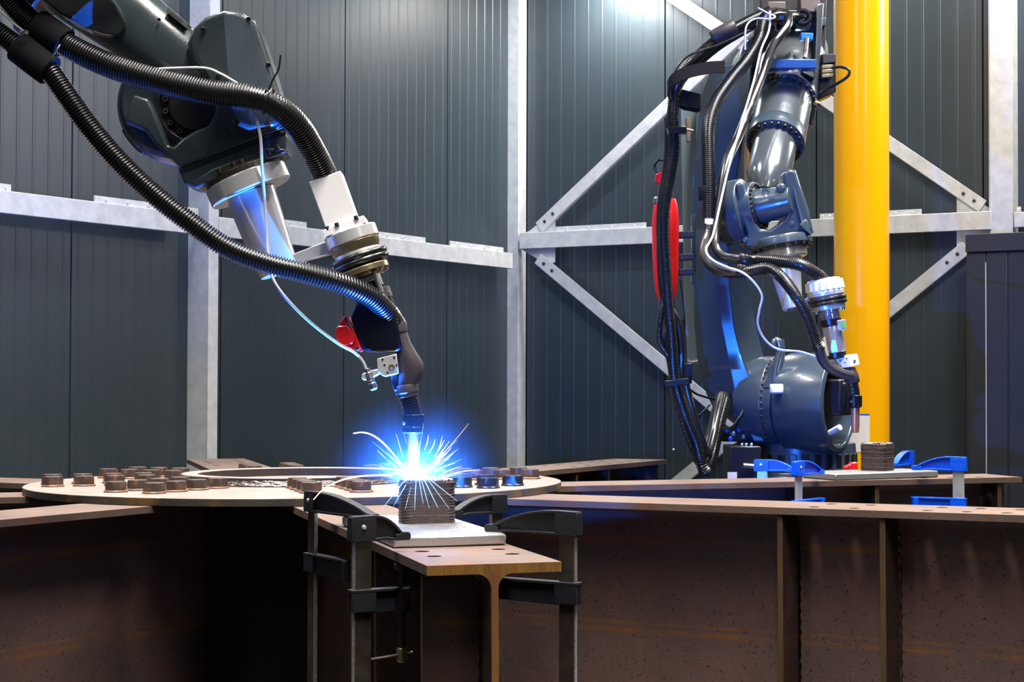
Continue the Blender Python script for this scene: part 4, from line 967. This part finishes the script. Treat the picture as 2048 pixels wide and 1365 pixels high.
# wrist
YW = 8.05; sw = YW / F
AD = Vector((0.86, -0.44, 0.16)).normalized(); D0 = f(1444, 430, YW + 0.06)
bm = NB(); lathe(bm, D0, AD, [(30 * sw, -26 * sw), (46 * sw, -20 * sw), (58 * sw, -8 * sw), (62 * sw, 4 * sw), (62 * sw, 26 * sw), (64 * sw, 28 * sw), (64 * sw, 52 * sw), (60 * sw, 54 * sw)], 56); wd = part('wrist_drum', bm, RF, 0.003)
u, v = frame_of(AD)
for i in range(36):
    a = 2 * math.pi * i / 36; d = u * math.cos(a) + v * math.sin(a)
    if d.y > 0.3 or i % 6 > 3: continue
    bm = NB(); lathe(bm, D0 + AD * (2 * sw) + d * (61 * sw), d, [(0.006, 0), (0.006, 0.006), (0.004, 0.007)], 8); part('cap_screw', bm, MT['black'], par=wd)
bm = NB(); lathe(bm, D0, AD, [(52 * sw, 50 * sw), (52 * sw, 76 * sw), (49 * sw, 78 * sw)], 56); wr_ = part('wrist_ring', bm, RF, 0.002)
for i in range(30):
    a = 2 * math.pi * i / 30; d = u * math.cos(a) + v * math.sin(a)
    bm = NB(); lathe(bm, D0 + AD * (76 * sw) + d * (46 * sw), AD, [(0.0085, 0), (0.0085, 0.014), (0.005, 0.015)], 8); part('cap_screw', bm, MT['black'], par=wr_)
bm = NB(); lathe(bm, D0, AD, [(36 * sw, 74 * sw), (35 * sw, 90 * sw), (30 * sw, 126 * sw), (26 * sw, 150 * sw)], 40); wc = part('wrist_centre', bm, RF, 0.003)
bm = NB(); lathe(bm, f(1531, 386, YW - 0.16), Vector((0.1, -1, 0.2)), [(0.018, 0), (0.018, 0.004), (0.008, 0.001)], 18); part('dimple', bm, RF, par=wc)
bm = NB(); fk = [(1466, 372), (1474, 425), (1490, 470), (1484, 492), (1494, 503), (1540, 494), (1604, 480), (1620, 466), (1612, 430), (1600, 395), (1586, 350), (1574, 342), (1561, 350), (1560, 372), (1572, 395), (1574, 425), (1560, 446), (1534, 463), (1514, 461), (1500, 438), (1488, 396), (1482, 368)]
slab(bm, [(x, y, -0.10) for x, y in fk], 0.12, YW); fo = part('wrist_fork', bm, RF, 0.014, 40, segs=4)
bm = NB(); slab(bm, [(1575, 345, -0.09), (1587, 343, -0.07), (1600, 380, -0.05), (1614, 420, -0.05), (1622, 466, -0.06), (1612, 472, -0.09), (1596, 460, -0.115), (1582, 400, -0.115)], 0.10, YW); fcv = part('fork_cover', bm, RF, 0.008, 30, segs=3)
bm = NB(); lathe(bm, f(1562, 377, YW - 0.11), Vector((-0.1, -1, 0.1)), [(0.02, 0), (0.022, 0.010), (0.016, 0.018), (0.010, 0.02)], 18); part('plug', bm, RF, par=fo)
bm = NB(); lathe(bm, f(1566, 394, YW - 0.105), Vector((-0.1, -1, 0.1)), [(0.015, 0), (0.015, 0.008), (0.008, 0.009), (0.006, 0.004)], 6); part('plug', bm, RF, par=fo)
for x, y in [(1491, 480), (1584, 448)]:
    bm = NB(); lathe(bm, f(x, y, YW - 0.10), YA, [(0.011, 0), (0.011, 0.003), (0.009, 0.004)], 16); part('plug', bm, RF, par=fo)
bm = NB(); slab(bm, [(1590, 455, -0.13), (1603, 443, -0.12), (1622, 468, -0.08), (1612, 474, -0.12)], 0.02, YW); part('fork_lug', bm, RF, 0.004)
WA = Vector((0.16, -0.10, -0.98)).normalized(); W0 = f(1560, 478, YW - 0.02)
bm = NB(); lathe(bm, W0, WA, [(60 * sw, 0), (62 * sw, 3 * sw), (62 * sw, 18 * sw), (54 * sw, 20 * sw), (54 * sw, 26 * sw)], 56); wf = part('wrist_flange', bm, RF, 0.002)
u, v = frame_of(WA)
for i in range(18):
    a = 2 * math.pi * i / 18; d = u * math.cos(a) + v * math.sin(a)
    if d.y > 0.4: continue
    bm = NB(); lathe(bm, W0 + WA * (18 * sw) + d * (58 * sw), WA, [(0.0075, 0), (0.0075, 0.012), (0.005, 0.013)], 8); part('cap_screw', bm, MT['dark_steel'], par=wf)
bm = NB(); lathe(bm, W0, WA, [(48 * sw, 24 * sw), (48 * sw, 40 * sw), (44 * sw, 42 * sw)], 48); part('aluminium_flange', bm, MT['alu'], 0.001)
bm = NB(); lathe(bm, W0, WA, [(36 * sw, 40 * sw), (33 * sw, 48 * sw), (21 * sw, 132 * sw), (21 * sw, 142 * sw), (19 * sw, 144 * sw)], 40); tb2 = part('aluminium_tube', bm, MT['alu'], 0.001)
bm = NB(); lathe(bm, W0, WA, [(11 * sw, 143 * sw), (11 * sw, 146 * sw)], 20); part('tube_bore', bm, MT['black'], par=tb2)
YT = 7.62; st = YT / F
bm = NB(); q = [f(1603, 605, YT + 0.1), f(1625, 588, YT), f(1632, 604, YT), f(1608, 620, YT + 0.1)]; prism(bm, q, Vector((0, 0.03, 0))); part('bracket_arm', bm, MT['alu'], 0.002)
bm = NB(); lathe(bm, f(1562, 552, YW - 0.08), Vector((0.3, -0.9, -0.2)), [(0.020, 0), (0.020, 0.02), (0.012, 0.022)], 16); part('sensor_plug', bm, MT['alu'])
# torch holder: fluted white cap, rubber rings, flange
TX = Vector((0.17, 0.0, -0.985)).normalized(); t0 = f(1648, 566, YT)
def tl(name, prof, mt, nn=40, bev=0.001, par=None, dx=0.0):
    bm = NB(); lathe(bm, t0 + Vector((dx, 0, 0)), TX, [(r * st, t * st) for r, t in prof], nn); return part(name, bm, MT[mt], bev, 35, par)
cap_ = tl('fluted_cap', [(20, -9), (32, -7), (35, 0), (36, 14), (35, 18)], 'white', 48, 0.004)
u, v = frame_of(TX)
for i in range(18):
    a = 2 * math.pi * i / 18; d = u * math.cos(a) + v * math.sin(a)
    bm = NB(); cyl(bm, t0 + d * (34.5 * st) + TX * (-3 * st), t0 + d * (36 * st) + TX * (15 * st), 3.4 * st, n=8); part('flute', bm, MT['white'], par=cap_)
tl('mount_disc', [(35, 17), (37, 19), (37, 26), (33, 28), (33, 40)], 'alu', 48)
for k in (33, 41):
    bm = NB(); torus(bm, t0 + TX * (k * st), TX, 35 * st, 4.6 * st, 48, 10); part('rubber_ring', bm, MT['hose'])
tf = tl('steel_flange', [(30, 44), (34, 46), (34, 54), (28, 56)], 'alu', 44)
for i in range(8):
    a = 2 * math.pi * i / 8; d = u * math.cos(a) + v * math.sin(a)
    bm = NB(); lathe(bm, t0 + TX * (54 * st) + d * (30 * st), TX, [(0.006, 0), (0.006, 0.012), (0.004, 0.013)], 8); part('cap_screw', bm, MT['steel'], par=tf)
tl('torch_sleeve', [(18, 54), (19, 62), (20, 64), (20, 84), (17, 86)], 'clear', 28)
tl('black_band', [(21, 74), (21, 86), (19, 88)], 'black', 28)
tl('clear_body', [(18, 86), (20, 90), (21, 118), (20, 142)], 'clear', 10, 0.003)
tl('neck_band', [(19, 140), (19, 152), (17, 154)], 'black', 28)
bm = NB(); slab(bm, [(1674, 641), (1690, 639), (1694, 658), (1686, 662), (1676, 660)], 0.02, YT - 0.05); lb = part('sticker', bm, MT['bright_steel'], 0.002)
bm = NB(); slab(bm, [(1682, 646), (1688, 645), (1690, 656), (1684, 657)], 0.004, YT - 0.0525); part('green_mark', bm, MT['green'], par=lb)
bm = NB(); slab(bm, [(1648, 676), (1655, 670), (1662, 712), (1650, 714)], 0.04, YT - 0.02); part('white_tag', bm, MT['white'], 0.002)
bm = NB(); slab(bm, [(1656, 672), (1672, 680), (1678, 708), (1662, 714)], 0.04, YT - 0.01); part('black_bracket', bm, MT['black'], 0.003)
bm = NB(); slab(bm, [(1670, 716, -0.01), (1696, 710, -0.04), (1696, 735, -0.04), (1674, 738, -0.01)], 0.05, YT); sb2 = part('silver_block', bm, MT['white'], 0.002)
bm = NB(); slab(bm, [(1696, 710, -0.04), (1714, 708, -0.01), (1719, 730, -0.01), (1696, 735, -0.04)], 0.05, YT); part('silver_block', bm, MT['white'], 0.002)
screws(sb2, 'hole', [(1678, 722, -0.028), (1690, 718, -0.038), (1679, 733, -0.028), (1687, 726, -0.036)], 0.003, YT, YA, MT['black'], 0.002)
bm = NB(); pipe(bm, f(1708, 723, YT - 0.024), Vector((0.5, -0.85, 0)), [(0.003, 0), (0.007, 0), (0.007, 0.004), (0.003, 0.004)], 14); part('bore', bm, MT['brass_steel'], par=sb2)
bm = NB(); loft(bm, [(f(1697, 735, YT), Vector((13 * st, 0, 0)), Vector((0, 13 * st, 0))), (f(1702, 750, YT), Vector((15 * st, 0, 0)), Vector((0, 15 * st, 0))), (f(1704, 762, YT), Vector((15.5 * st, 0, 0)), Vector((0, 15 * st, 0))), (f(1704, 766, YT), Vector((13 * st, 0, 0)), Vector((0, 13 * st, 0)))], 26); part('rubber_boot', bm, MT['rubber'], 0, 50)
bm = NB(); hose(bm, [f(1704, 764, YT), f(1707, 778, YT), f(1709, 795, YT)], 12.5 * st, 3.4 * st, 1.8 * st, 22); part('flexible_neck', bm, MT['hose'])
bm = NB(); lathe(bm, f(1710, 791, YT), -UP, [(13 * st, 0), (14 * st, 1 * st), (14 * st, 22 * st), (9 * st, 26 * st)], 32); nk2 = part('neck_collar', bm, MT['collar'], 0.001)
screws(nk2, 'set_screw', [(1701, 804, -0.022)], 0.004, YT, Vector((-0.5, -0.8, 0)), MT['steel'], 0.004)
bm = NB(); lathe(bm, f(1710.5, 815, YT), -UP, [(8.5 * st, 0), (8.5 * st, 36 * st), (7.2 * st, 50 * st), (5 * st, 51 * st)], 30); part('copper_nozzle', bm, MT['copper'], 0.0006)
# hoses of the far robot
def H(name, pts, r_px, corr=None, mt='hose', Y0=None, nn=16):
    q = [f(p[0], p[1], p[2]) for p in pts]; s = pts[0][2] / F
    bm = NB()
    if corr: hose(bm, q, r_px * s, corr * s, 0.17 * r_px * s, nn)
    else: tube(bm, q, r_px * s, 12)
    return part(name, bm, MT[mt], 0, 30)
H('corrugated_hose', [(1570, 30, 8.62), (1545, 28, 8.5), (1528, 40, 8.42), (1518, 80, 8.36), (1496, 118, 8.3), (1462, 160, 8.2), (1432, 205, 8.1), (1417, 255, 8.02), (1417, 320, 7.96), (1418, 380, 7.92), (1417, 440, 7.9)], 12.5, 4.0)
H('smooth_hose', [(1417, 436, 7.9), (1416, 470, 7.88), (1408, 500, 7.84), (1418, 528, 7.78), (1445, 544, 7.72), (1482, 546, 7.66), (1505, 542, 7.62)], 10.5)
H('corrugated_hose', [(1500, 543, 7.62), (1535, 538, 7.58), (1562, 554, 7.52), (1590, 590, 7.48), (1614, 632, 7.48), (1632, 680, 7.5), (1638, 694, 7.52)], 12, 4.0)
H('smooth_hose', [(1604, 35, 8.6), (1578, 32, 8.5), (1575, 52, 8.42), (1545, 95, 8.36), (1525, 150, 8.3), (1505, 200, 8.2), (1478, 270, 8.1), (1452, 330, 7.98), (1440, 400, 7.92), (1432, 460, 7.88), (1432, 496, 7.84), (1448, 514, 7.8), (1485, 519, 7.72), (1520, 520, 7.68)], 8.8)
H('corrugated_hose', [(1515, 520, 7.68), (1560, 523, 7.62), (1600, 530, 7.58), (1632, 548, 7.58), (1648, 562, 7.6)], 13, 4.0)
H('hose_boot', [(1638, 690, 7.52), (1643, 715, 7.54), (1658, 735, 7.56), (1685, 748, 7.58), (1702, 752, 7.6)], 10.5, None, 'rubber')
H('white_hose_end', [(1418, 438, 7.89), (1417, 452, 7.89), (1416, 468, 7.88)], 9.5, None, 'white')
sleeve((1413, 372, 0), (1414, 400, 0), 17, 'strap', 'velcro', 7.93)
sleeve((1495, 512, 0), (1488, 528, 0), 16, 'strap', 'black', 7.68); sleeve((1488, 532, 0), (1482, 552, 0), 14, 'strap', 'black', 7.66)
H('white_cable', [(1516, 16, 8.4), (1535, 26, 8.38), (1550, 33, 8.36), (1540, 38, 8.34), (1510, 38, 8.32), (1492, 55, 8.3), (1490, 100, 8.3)], 1.8, None, 'white_cable')
H('white_cable', [(1540, 22, 8.36), (1538, 60, 8.34), (1522, 100, 8.28), (1508, 160, 8.2), (1492, 215, 8.1), (1476, 270, 8.0), (1456, 340, 7.9), (1440, 410, 7.85), (1426, 470, 7.8), (1412, 500, 7.76), (1425, 520, 7.72), (1455, 535, 7.66), (1484, 545, 7.6), (1508, 565, 7.6), (1524, 592, 7.6), (1519, 620, 7.62), (1516, 650, 7.66), (1530, 680, 7.7), (1556, 699, 7.74), (1600, 704, 7.74), (1632, 714, 7.7)], 2.1, None, 'white_cable')
# umbilical on the left
H('corrugated_hose', [(1540, 24, 8.55), (1500, 42, 8.5), (1450, 70, 8.45), (1405, 105, 8.42), (1368, 145, 8.42), (1350, 185, 8.45), (1346, 240, 8.45), (1348, 300, 8.45), (1340, 350, 8.45), (1330, 410, 8.45), (1328, 470, 8.45), (1332, 540, 8.45), (1336, 600, 8.45), (1344, 680, 8.45), (1350, 760, 8.45), (1370, 830, 8.45), (1392, 885, 8.45), (1404, 930, 8.45), (1412, 942, 8.5), (1424, 915, 8.6), (1436, 860, 8.7), (1452, 800, 8.8)], 12, 4.4)
H('smooth_hose', [(1536, 36, 8.6), (1490, 60, 8.56), (1440, 90, 8.52), (1392, 130, 8.5), (1358, 170, 8.5), (1340, 240, 8.5), (1336, 320, 8.5), (1322, 420, 8.5), (1322, 520, 8.5), (1330, 600, 8.5), (1352, 640, 8.5), (1362, 700, 8.5), (1362, 780, 8.5), (1384, 850, 8.5), (1412, 905, 8.52), (1424, 880, 8.6), (1434, 830, 8.7), (1444, 790, 8.8)], 9)
H('corrugated_hose', [(1334, 590, 8.48), (1324, 620, 8.46), (1320, 645, 8.46), (1318, 668, 8.46), (1322, 690, 8.46), (1336, 712, 8.46), (1342, 740, 8.46), (1350, 800, 8.48), (1376, 880, 8.5), (1400, 925, 8.52)], 7, 3.4)
H('smooth_hose', [(1345, 600, 8.5), (1336, 650, 8.5), (1328, 680, 8.5), (1332, 705, 8.5), (1346, 730, 8.5)], 5, None, 'rubber')
H('smooth_hose', [(1360, 640, 8.52), (1366, 700, 8.52), (1370, 760, 8.52), (1390, 840, 8.52), (1410, 900, 8.54)], 8)
H('thick_hose', [(1402, 925, 8.6), (1425, 880, 8.7), (1440, 820, 8.8), (1448, 790, 8.85)], 17)
sleeve((1425, 76, 0), (1470, 52, 0), 15, 'sleeve', 'rubber', 8.42)
H('black_cable', [(1500, 60, 8.4), (1440, 88, 8.38), (1380, 110, 8.36), (1352, 140, 8.36), (1338, 190, 8.4)], 2)
bm = NB()
lp_ = [(1450, 134, 8.35), (1415, 136, 8.34), (1375, 145, 8.33), (1345, 160, 8.34), (1336, 180, 8.38), (1350, 195, 8.46), (1380, 205, 8.52), (1400, 212, 8.56)]
s = spline([f(*p) for p in lp_], 0.02); rings = []
for i, p in enumerate(s):
    tg = (s[min(i + 1, len(s) - 1)] - s[max(i - 1, 0)]).normalized(); w = Vector((0, 0.25, 1)).normalized() * 0.030; th = tg.cross(w).normalized() * 0.003
    rings.append([bm.verts.new(p + w * a + th * b_) for a, b_ in ((1, 1), (-1, 1), (-1, -1), (1, -1))])
rings_to_faces(bm, rings); part('hook_and_loop_strap', bm, MT['velcro'], 0, 40)
bm = NB(); slab(bm, [(1338, 180), (1352, 175), (1402, 188), (1400, 220), (1370, 214), (1344, 200)], 0.10, 8.5); part('strap_back', bm, MT['velcro'], 0.006)
# hose saddle with copper-coloured bracket
bm = NB(); slab(bm, [(1335, 254), (1372, 252), (1374, 266), (1338, 268)], 0.06, 8.36); sa = part('hose_saddle', bm, MT['collar'], 0.003)
bm = NB(); slab(bm, [(1372, 236), (1378, 234), (1382, 240), (1381, 282), (1374, 284)], 0.04, 8.42); part('tan_bracket', bm, MT['tan'], 0.002, par=sa)
bm = NB(); cyl(bm, f(1374, 259, 8.4), f(1386, 262, 8.4), 0.006, n=10); part('screw', bm, MT['steel'], par=sa)
# red balancer
bm = NB(); rt = [(398, 18, 8), (410, 24, 1), (440, 27, 0), (480, 27, 0), (540, 25, 2), (580, 22, 4), (600, 16, 6)]
loft(bm, [(f(1331 + o * 0.3, y, 8.62), Vector((w * 8.62 / F, 0, 0)), Vector((0, w * 0.8 * 8.62 / F, 0))) for y, w, o in rt], 36, 2.6); rd_ = part('red_balancer', bm, MT['red'], 0, 50)
bm = NB(); loft(bm, [(f(1322, y, 8.62), Vector((w * 8.62 / F, 0, 0)), Vector((0, w * 8.62 / F, 0))) for y, w in ((408, 16), (398, 16), (394, 12))], 24, 3); part('grey_cap', bm, MT['steel'], par=rd_)
bm = NB(); cyl(bm, f(1322, 396, 8.62), f(1326, 360, 8.62), 0.017, n=16); part('grey_rod', bm, MT['steel'], par=rd_)
bm = NB(); slab(bm, [(1310, 362), (1312, 348), (1322, 344), (1334, 346), (1336, 358), (1326, 364), (1322, 370)], 0.05, 8.58); part('red_hook', bm, MT['red'], 0.004, par=rd_)
bm = NB(); torus(bm, f(1323, 334, 8.6), Vector((0.2, -1, 0)), 0.034, 0.006, 28, 8); part('black_ring', bm, MT['black'], par=rd_)
for y in (470, 515, 545):
    bm = NB(); slab(bm, [(1352, y - 6), (1388, y - 8), (1388, y + 4), (1352, y + 6)], 0.08, 8.66); part('bracket', bm, MT['rubber'], 0.003)
bm = NB(); slab(bm, [(1384, 430), (1392, 428), (1392, 570), (1384, 566)], 0.06, 8.72); part('bracket_plate', bm, MT['robot'], 0.003)
bm = NB(); slab(bm, [(1358, 728), (1385, 726), (1384, 768), (1360, 770)], 0.08, 8.5); part('hose_clamp_block', bm, MT['black'], 0.006)
bm = NB(); slab(bm, [(1330, 762), (1378, 756), (1380, 770), (1332, 776)], 0.05, 8.38); part('hose_strap', bm, MT['black'], 0.004)
H('thin_cable', [(1360, 560, 8.6), (1368, 620, 8.6), (1372, 720, 8.6)], 1.4, None, 'black')
H('thin_cable', [(1375, 775, 8.7), (1392, 788, 8.72), (1412, 795, 8.74), (1430, 800, 8.76)], 2.2, None, 'black')
H('thin_cable', [(1400, 830, 8.7), (1388, 835, 8.7), (1380, 850, 8.7), (1420, 810, 8.72)], 1.8, None, 'black')
H('thin_cable', [(1428, 862, 8.72), (1460, 856, 8.72), (1478, 835, 8.74), (1488, 818, 8.78)], 2, None, 'black')
# cable sockets below the hoses
bm = NB(); slab(bm, [(1440, 858), (1500, 850), (1498, 884), (1444, 884)], 0.14, 8.85); cs_ = part('socket_block', bm, MT['black'], 0.006)
for i, (x, y) in enumerate([(1452, 862), (1466, 868), (1478, 860), (1486, 874), (1460, 878)]):
    bm = NB(); lathe(bm, f(x, y, 8.85), YA, [(0.012, 0), (0.012, 0.02), (0.007, 0.024)], 10); part('connector', bm, MT['steel'] if i % 2 else MT['blue_clamp'], par=cs_)
# encoder box at the right of the shoulder
bm = NB(); slab(bm, [(1642, 108), (1672, 108), (1672, 184), (1636, 200)], 0.16, 8.7); eb = part('cable_box', bm, MT['black'], 0.004)
bm = NB(); slab(bm, [(1646, 108), (1672, 108), (1672, 124), (1646, 126)], 0.06, 8.66); part('box_top', bm, MT['rubber'], 0.002, par=eb)
for y in (130, 139, 148):
    bm = NB(); slab(bm, [(1644, y), (1666, y - 1), (1666, y + 6), (1644, y + 7)], 0.05, 8.64); part('connector', bm, MT['brass_steel'], 0.002, par=eb)
H('cable_loop', [(1664, 136, 8.63), (1682, 134, 8.6), (1698, 140, 8.58), (1696, 152, 8.58), (1680, 164, 8.6), (1655, 178, 8.64), (1640, 186, 8.66)], 3, None, 'black')
bm = NB(); lathe(bm, f(1636, 208, 8.66), Vector((-0.6, -0.8, 0)), [(0.014, 0), (0.014, 0.03), (0.009, 0.034)], 12); part('brass_fitting', bm, MT['brass_steel'])

# ------------------------------------------------------------------ the arc, sparks, added glare haze and starburst rays
ARC = n(831, 957, -0.006)
pl2 = bpy.data.lights.new('arc_light', 'POINT'); pl2.energy = ARC_W; pl2.color = (0.015, 0.16, 1.0); pl2.shadow_soft_size = 0.003
po = bpy.data.objects.new('arc_light', pl2); COL.objects.link(po); po.location = Vector((ARC.x - 0.004, ARC.y - 0.017, 0.9428))
arc = thing('welding_arc', 'blinding blue-white welding arc between the copper nozzle and the block', 'arc', T(ARC))
bm = NB(); lathe(bm, ARC + UP * 0.016, -UP, [(0.001, 0), (0.006, 0.003), (0.012, 0.013), (0.013, 0.020), (0.008, 0.028), (0.001, 0.031)], 24); pm = emitter('plasma', (0.75, 0.90, 1.0), 14); N_ = pm.node_tree.nodes; L_n = pm.node_tree.links
tr_ = N_.new('ShaderNodeBsdfTransparent'); ad_ = N_.new('ShaderNodeAddShader'); em_ = [x for x in N_ if x.type == 'EMISSION'][0]; oo_ = [x for x in N_ if x.type == 'OUTPUT_MATERIAL'][0]
L_n.new(tr_.outputs[0], ad_.inputs[0]); L_n.new(em_.outputs[0], ad_.inputs[1]); L_n.new(ad_.outputs[0], oo_.inputs[0])      # hot gas is see-through
build('plasma_core', bm, pm, arc)
# added ball of thin haze, lit by the arc, for lens glare
glare_m = bpy.data.materials.new('glare'); glare_m.use_nodes = True; N = glare_m.node_tree.nodes; Lk = glare_m.node_tree.links; N.clear()
out_ = N.new('ShaderNodeOutputMaterial'); vs = N.new('ShaderNodeVolumeScatter'); vs.inputs['Color'].default_value = (0.9, 0.95, 1.0, 1)
tc = N.new('ShaderNodeTexCoord'); ln = N.new('ShaderNodeVectorMath'); ln.operation = 'LENGTH'; Lk.new(tc.outputs['Object'], ln.inputs[0])
mr = N.new('ShaderNodeMapRange'); Lk.new(ln.outputs['Value'], mr.inputs[0]); mr.inputs[1].default_value = 0.0; mr.inputs[2].default_value = HAZE_R; mr.inputs[3].default_value = 1.0; mr.inputs[4].default_value = 0.0
pw = N.new('ShaderNodeMath'); pw.operation = 'POWER'; Lk.new(mr.outputs[0], pw.inputs[0]); pw.inputs[1].default_value = 2.0
ml = N.new('ShaderNodeMath'); ml.operation = 'MULTIPLY'; Lk.new(pw.outputs[0], ml.inputs[0]); ml.inputs[1].default_value = HAZE_D
Lk.new(ml.outputs[0], vs.inputs['Density'])
# added self-glow close to the arc, in place of lens glare
m2 = N.new('ShaderNodeMapRange'); Lk.new(ln.outputs['Value'], m2.inputs[0]); m2.inputs[1].default_value = 0.0; m2.inputs[2].default_value = GLOW_R; m2.inputs[3].default_value = 1.0; m2.inputs[4].default_value = 0.0
p2 = N.new('ShaderNodeMath'); p2.operation = 'POWER'; Lk.new(m2.outputs[0], p2.inputs[0]); p2.inputs[1].default_value = 3.0
q2 = N.new('ShaderNodeMath'); q2.operation = 'MULTIPLY'; Lk.new(p2.outputs[0], q2.inputs[0]); q2.inputs[1].default_value = GLOW_S
ve = N.new('ShaderNodeEmission'); ve.inputs['Color'].default_value = (0.09, 0.34, 1.0, 1); Lk.new(q2.outputs[0], ve.inputs['Strength'])
av = N.new('ShaderNodeAddShader'); Lk.new(vs.outputs[0], av.inputs[0]); Lk.new(ve.outputs[0], av.inputs[1]); Lk.new(av.outputs[0], out_.inputs['Volume'])
bm = NB(); bmesh.ops.create_icosphere(bm, subdivisions=3, radius=HAZE_R)
fo_ = build('arc_glare', bm, glare_m); fo_.location = ARC; tag(fo_, 'blue haze ball added around the arc for lens glare', 'glare', None, 'stuff')
em_blue = emitter('starburst_blue', (0.28, 0.60, 1.0), 5.0); em_or = emitter('spark_orange', (1.0, 0.50, 0.26), 3.2); em_pink = emitter('spark_pink', (1.0, 0.62, 0.48), 4.0)
def spark(pts, r, m, label, taper=(0.3, 1.0, 0.2), group=None):
    bm = NB(); s = spline(pts, max(0.004, r * 3)); k = len(s); rad_ = []
    for i in range(k):
        q = i / max(1, k - 1); rad_.append(max(0.00015, r * (taper[0] + (taper[1] - taper[0]) * min(1, q * 2) if q < 0.5 else taper[1] + (taper[2] - taper[1]) * (q - 0.5) * 2)))
    sweep(bm, s, rad_, 6); o = build('spark', bm, m); me = o.data; c_ = pts[0].copy(); me.transform(T(-c_)); o.location = c_
    tag(o, label, 'spark', group); return o
spark([n(708, 867, -0.02), n(726, 865, -0.02), n(745, 870, -0.02), n(765, 884, -0.02), n(785, 905, -0.02), n(806, 932, -0.02)], 1.6 * SN, em_pink, 'long orange spark curving up and left from the arc', (0.7, 1.0, 0.6), 'long flying sparks')
spark([n(637, 994, -0.12), n(656, 974, -0.11), n(682, 960, -0.10), n(712, 952, -0.08), n(748, 949, -0.06), n(786, 951, -0.05)], 1.5 * SN, em_pink, 'long orange spark bending down left over the plate rim', (0.5, 1.0, 0.6), 'long flying sparks')
spark([n(872, 925, -0.02), n(895, 898, -0.03), n(918, 872, -0.03), n(938, 847, -0.03)], 0.55 * SN, em_or, 'thin orange spark flying highest, up and right of the arc', (1.0, 0.8, 0.3), 'long flying sparks')
rnd = random.Random(21)
ORD = ['first', 'second', 'third', 'fourth', 'fifth', 'sixth', 'seventh', 'eighth']
RK = [5, 6, 3, 7, 2, 4, 1, 8]
for i, (x0, y0, x1, y1) in enumerate([(868, 915, 890, 880), (870, 920, 900, 882), (872, 912, 886, 872), (875, 925, 905, 893), (860, 905, 872, 878), (868, 928, 888, 900), (850, 900, 858, 870), (880, 930, 913, 900)]):
    spark([n(x0, y0, -0.03), n((x0 + x1) / 2 + 2, (y0 + y1) / 2 - 1, -0.04), n(x1, y1, -0.05)], 0.8 * SN, em_pink, ORD[RK[i] - 1] + ' from the left in the pinkish spark spray up and right of the arc', (0.5, 1.0, 0.2), 'spark spray right of the arc')
for i, (x0, y0, x1, y1) in enumerate([(872, 942, 913, 924), (880, 950, 926, 930), (878, 955, 944, 938), (885, 952, 960, 937), (870, 960, 915, 948)]):
    spark([n(x0, y0, -0.05), n((x0 + x1) / 2, (y0 + y1) / 2 - 2, -0.06), n(x1, y1, -0.07)], 0.7 * SN, em_or, ORD[[0, 1, 3, 2, 4][i]] + ' from the top of the flat orange sparks over the bolts', (0.6, 1.0, 0.2), 'sparks over the bolts')
for (x0, y0, x1, y1), lb_ in zip([(806, 910, 794, 866), (772, 916, 757, 900), (795, 935, 775, 918), (780, 940, 762, 930)], ['steep faint spark just left of the copper nozzle', 'outermost short faint spark up and left of the arc', 'short faint spark under the long orange spark, nearer the nozzle', 'lowest short faint spark left of the arc']):
    spark([n(x0, y0, -0.03), n((x0 + x1) / 2, (y0 + y1) / 2, -0.035), n(x1, y1, -0.04)], 0.5 * SN, em_pink, lb_, (1.0, 0.8, 0.2), 'faint sparks left of the arc')
for i in range(20):  # lens starburst rays added as thin glowing needles
    a = rnd.uniform(0.02, math.pi - 0.02); el = rnd.uniform(-0.2, 0.7)
    d = Vector((math.cos(a) * math.cos(el), -math.sin(el), math.sin(a) * math.cos(el))).normalized(); L_ = rnd.uniform(0.05, 0.13)
    c0_ = ARC + d * 0.018
    spark([c0_, c0_ + d * L_ * 0.5, c0_ + d * L_], rnd.uniform(0.3, 0.7) * SN, em_blue, 'blue-white ray of the lens starburst over the arc, built as a spark', (1.2, 0.7, 0.1), 'blue-white rays of the lens starburst')
for i in range(9):      # lens starburst rays over the block front, added as falling needles
    x = -0.034 + i * 0.0125 + rnd.uniform(-0.003, 0.003); sx = (x - 0.012) * 0.9; L_ = rnd.uniform(0.045, 0.08)
    q0 = ARC + Vector((x * 0.3, -0.038, 0.012)); q1 = ARC + Vector((x * 0.7, -0.054, -0.004)); q2_ = ARC + Vector((x + sx, -0.062, -L_))
    spark([q0, q1, q1 * 0.4 + q2_ * 0.6 + Vector((0, -0.001, 0)), q2_], rnd.uniform(0.4, 0.8) * SN, em_blue, 'blue lens starburst ray over the front of the brown weld block, built as a spark', (1.2, 0.8, 0.1), 'blue lens starburst rays in front of the block')
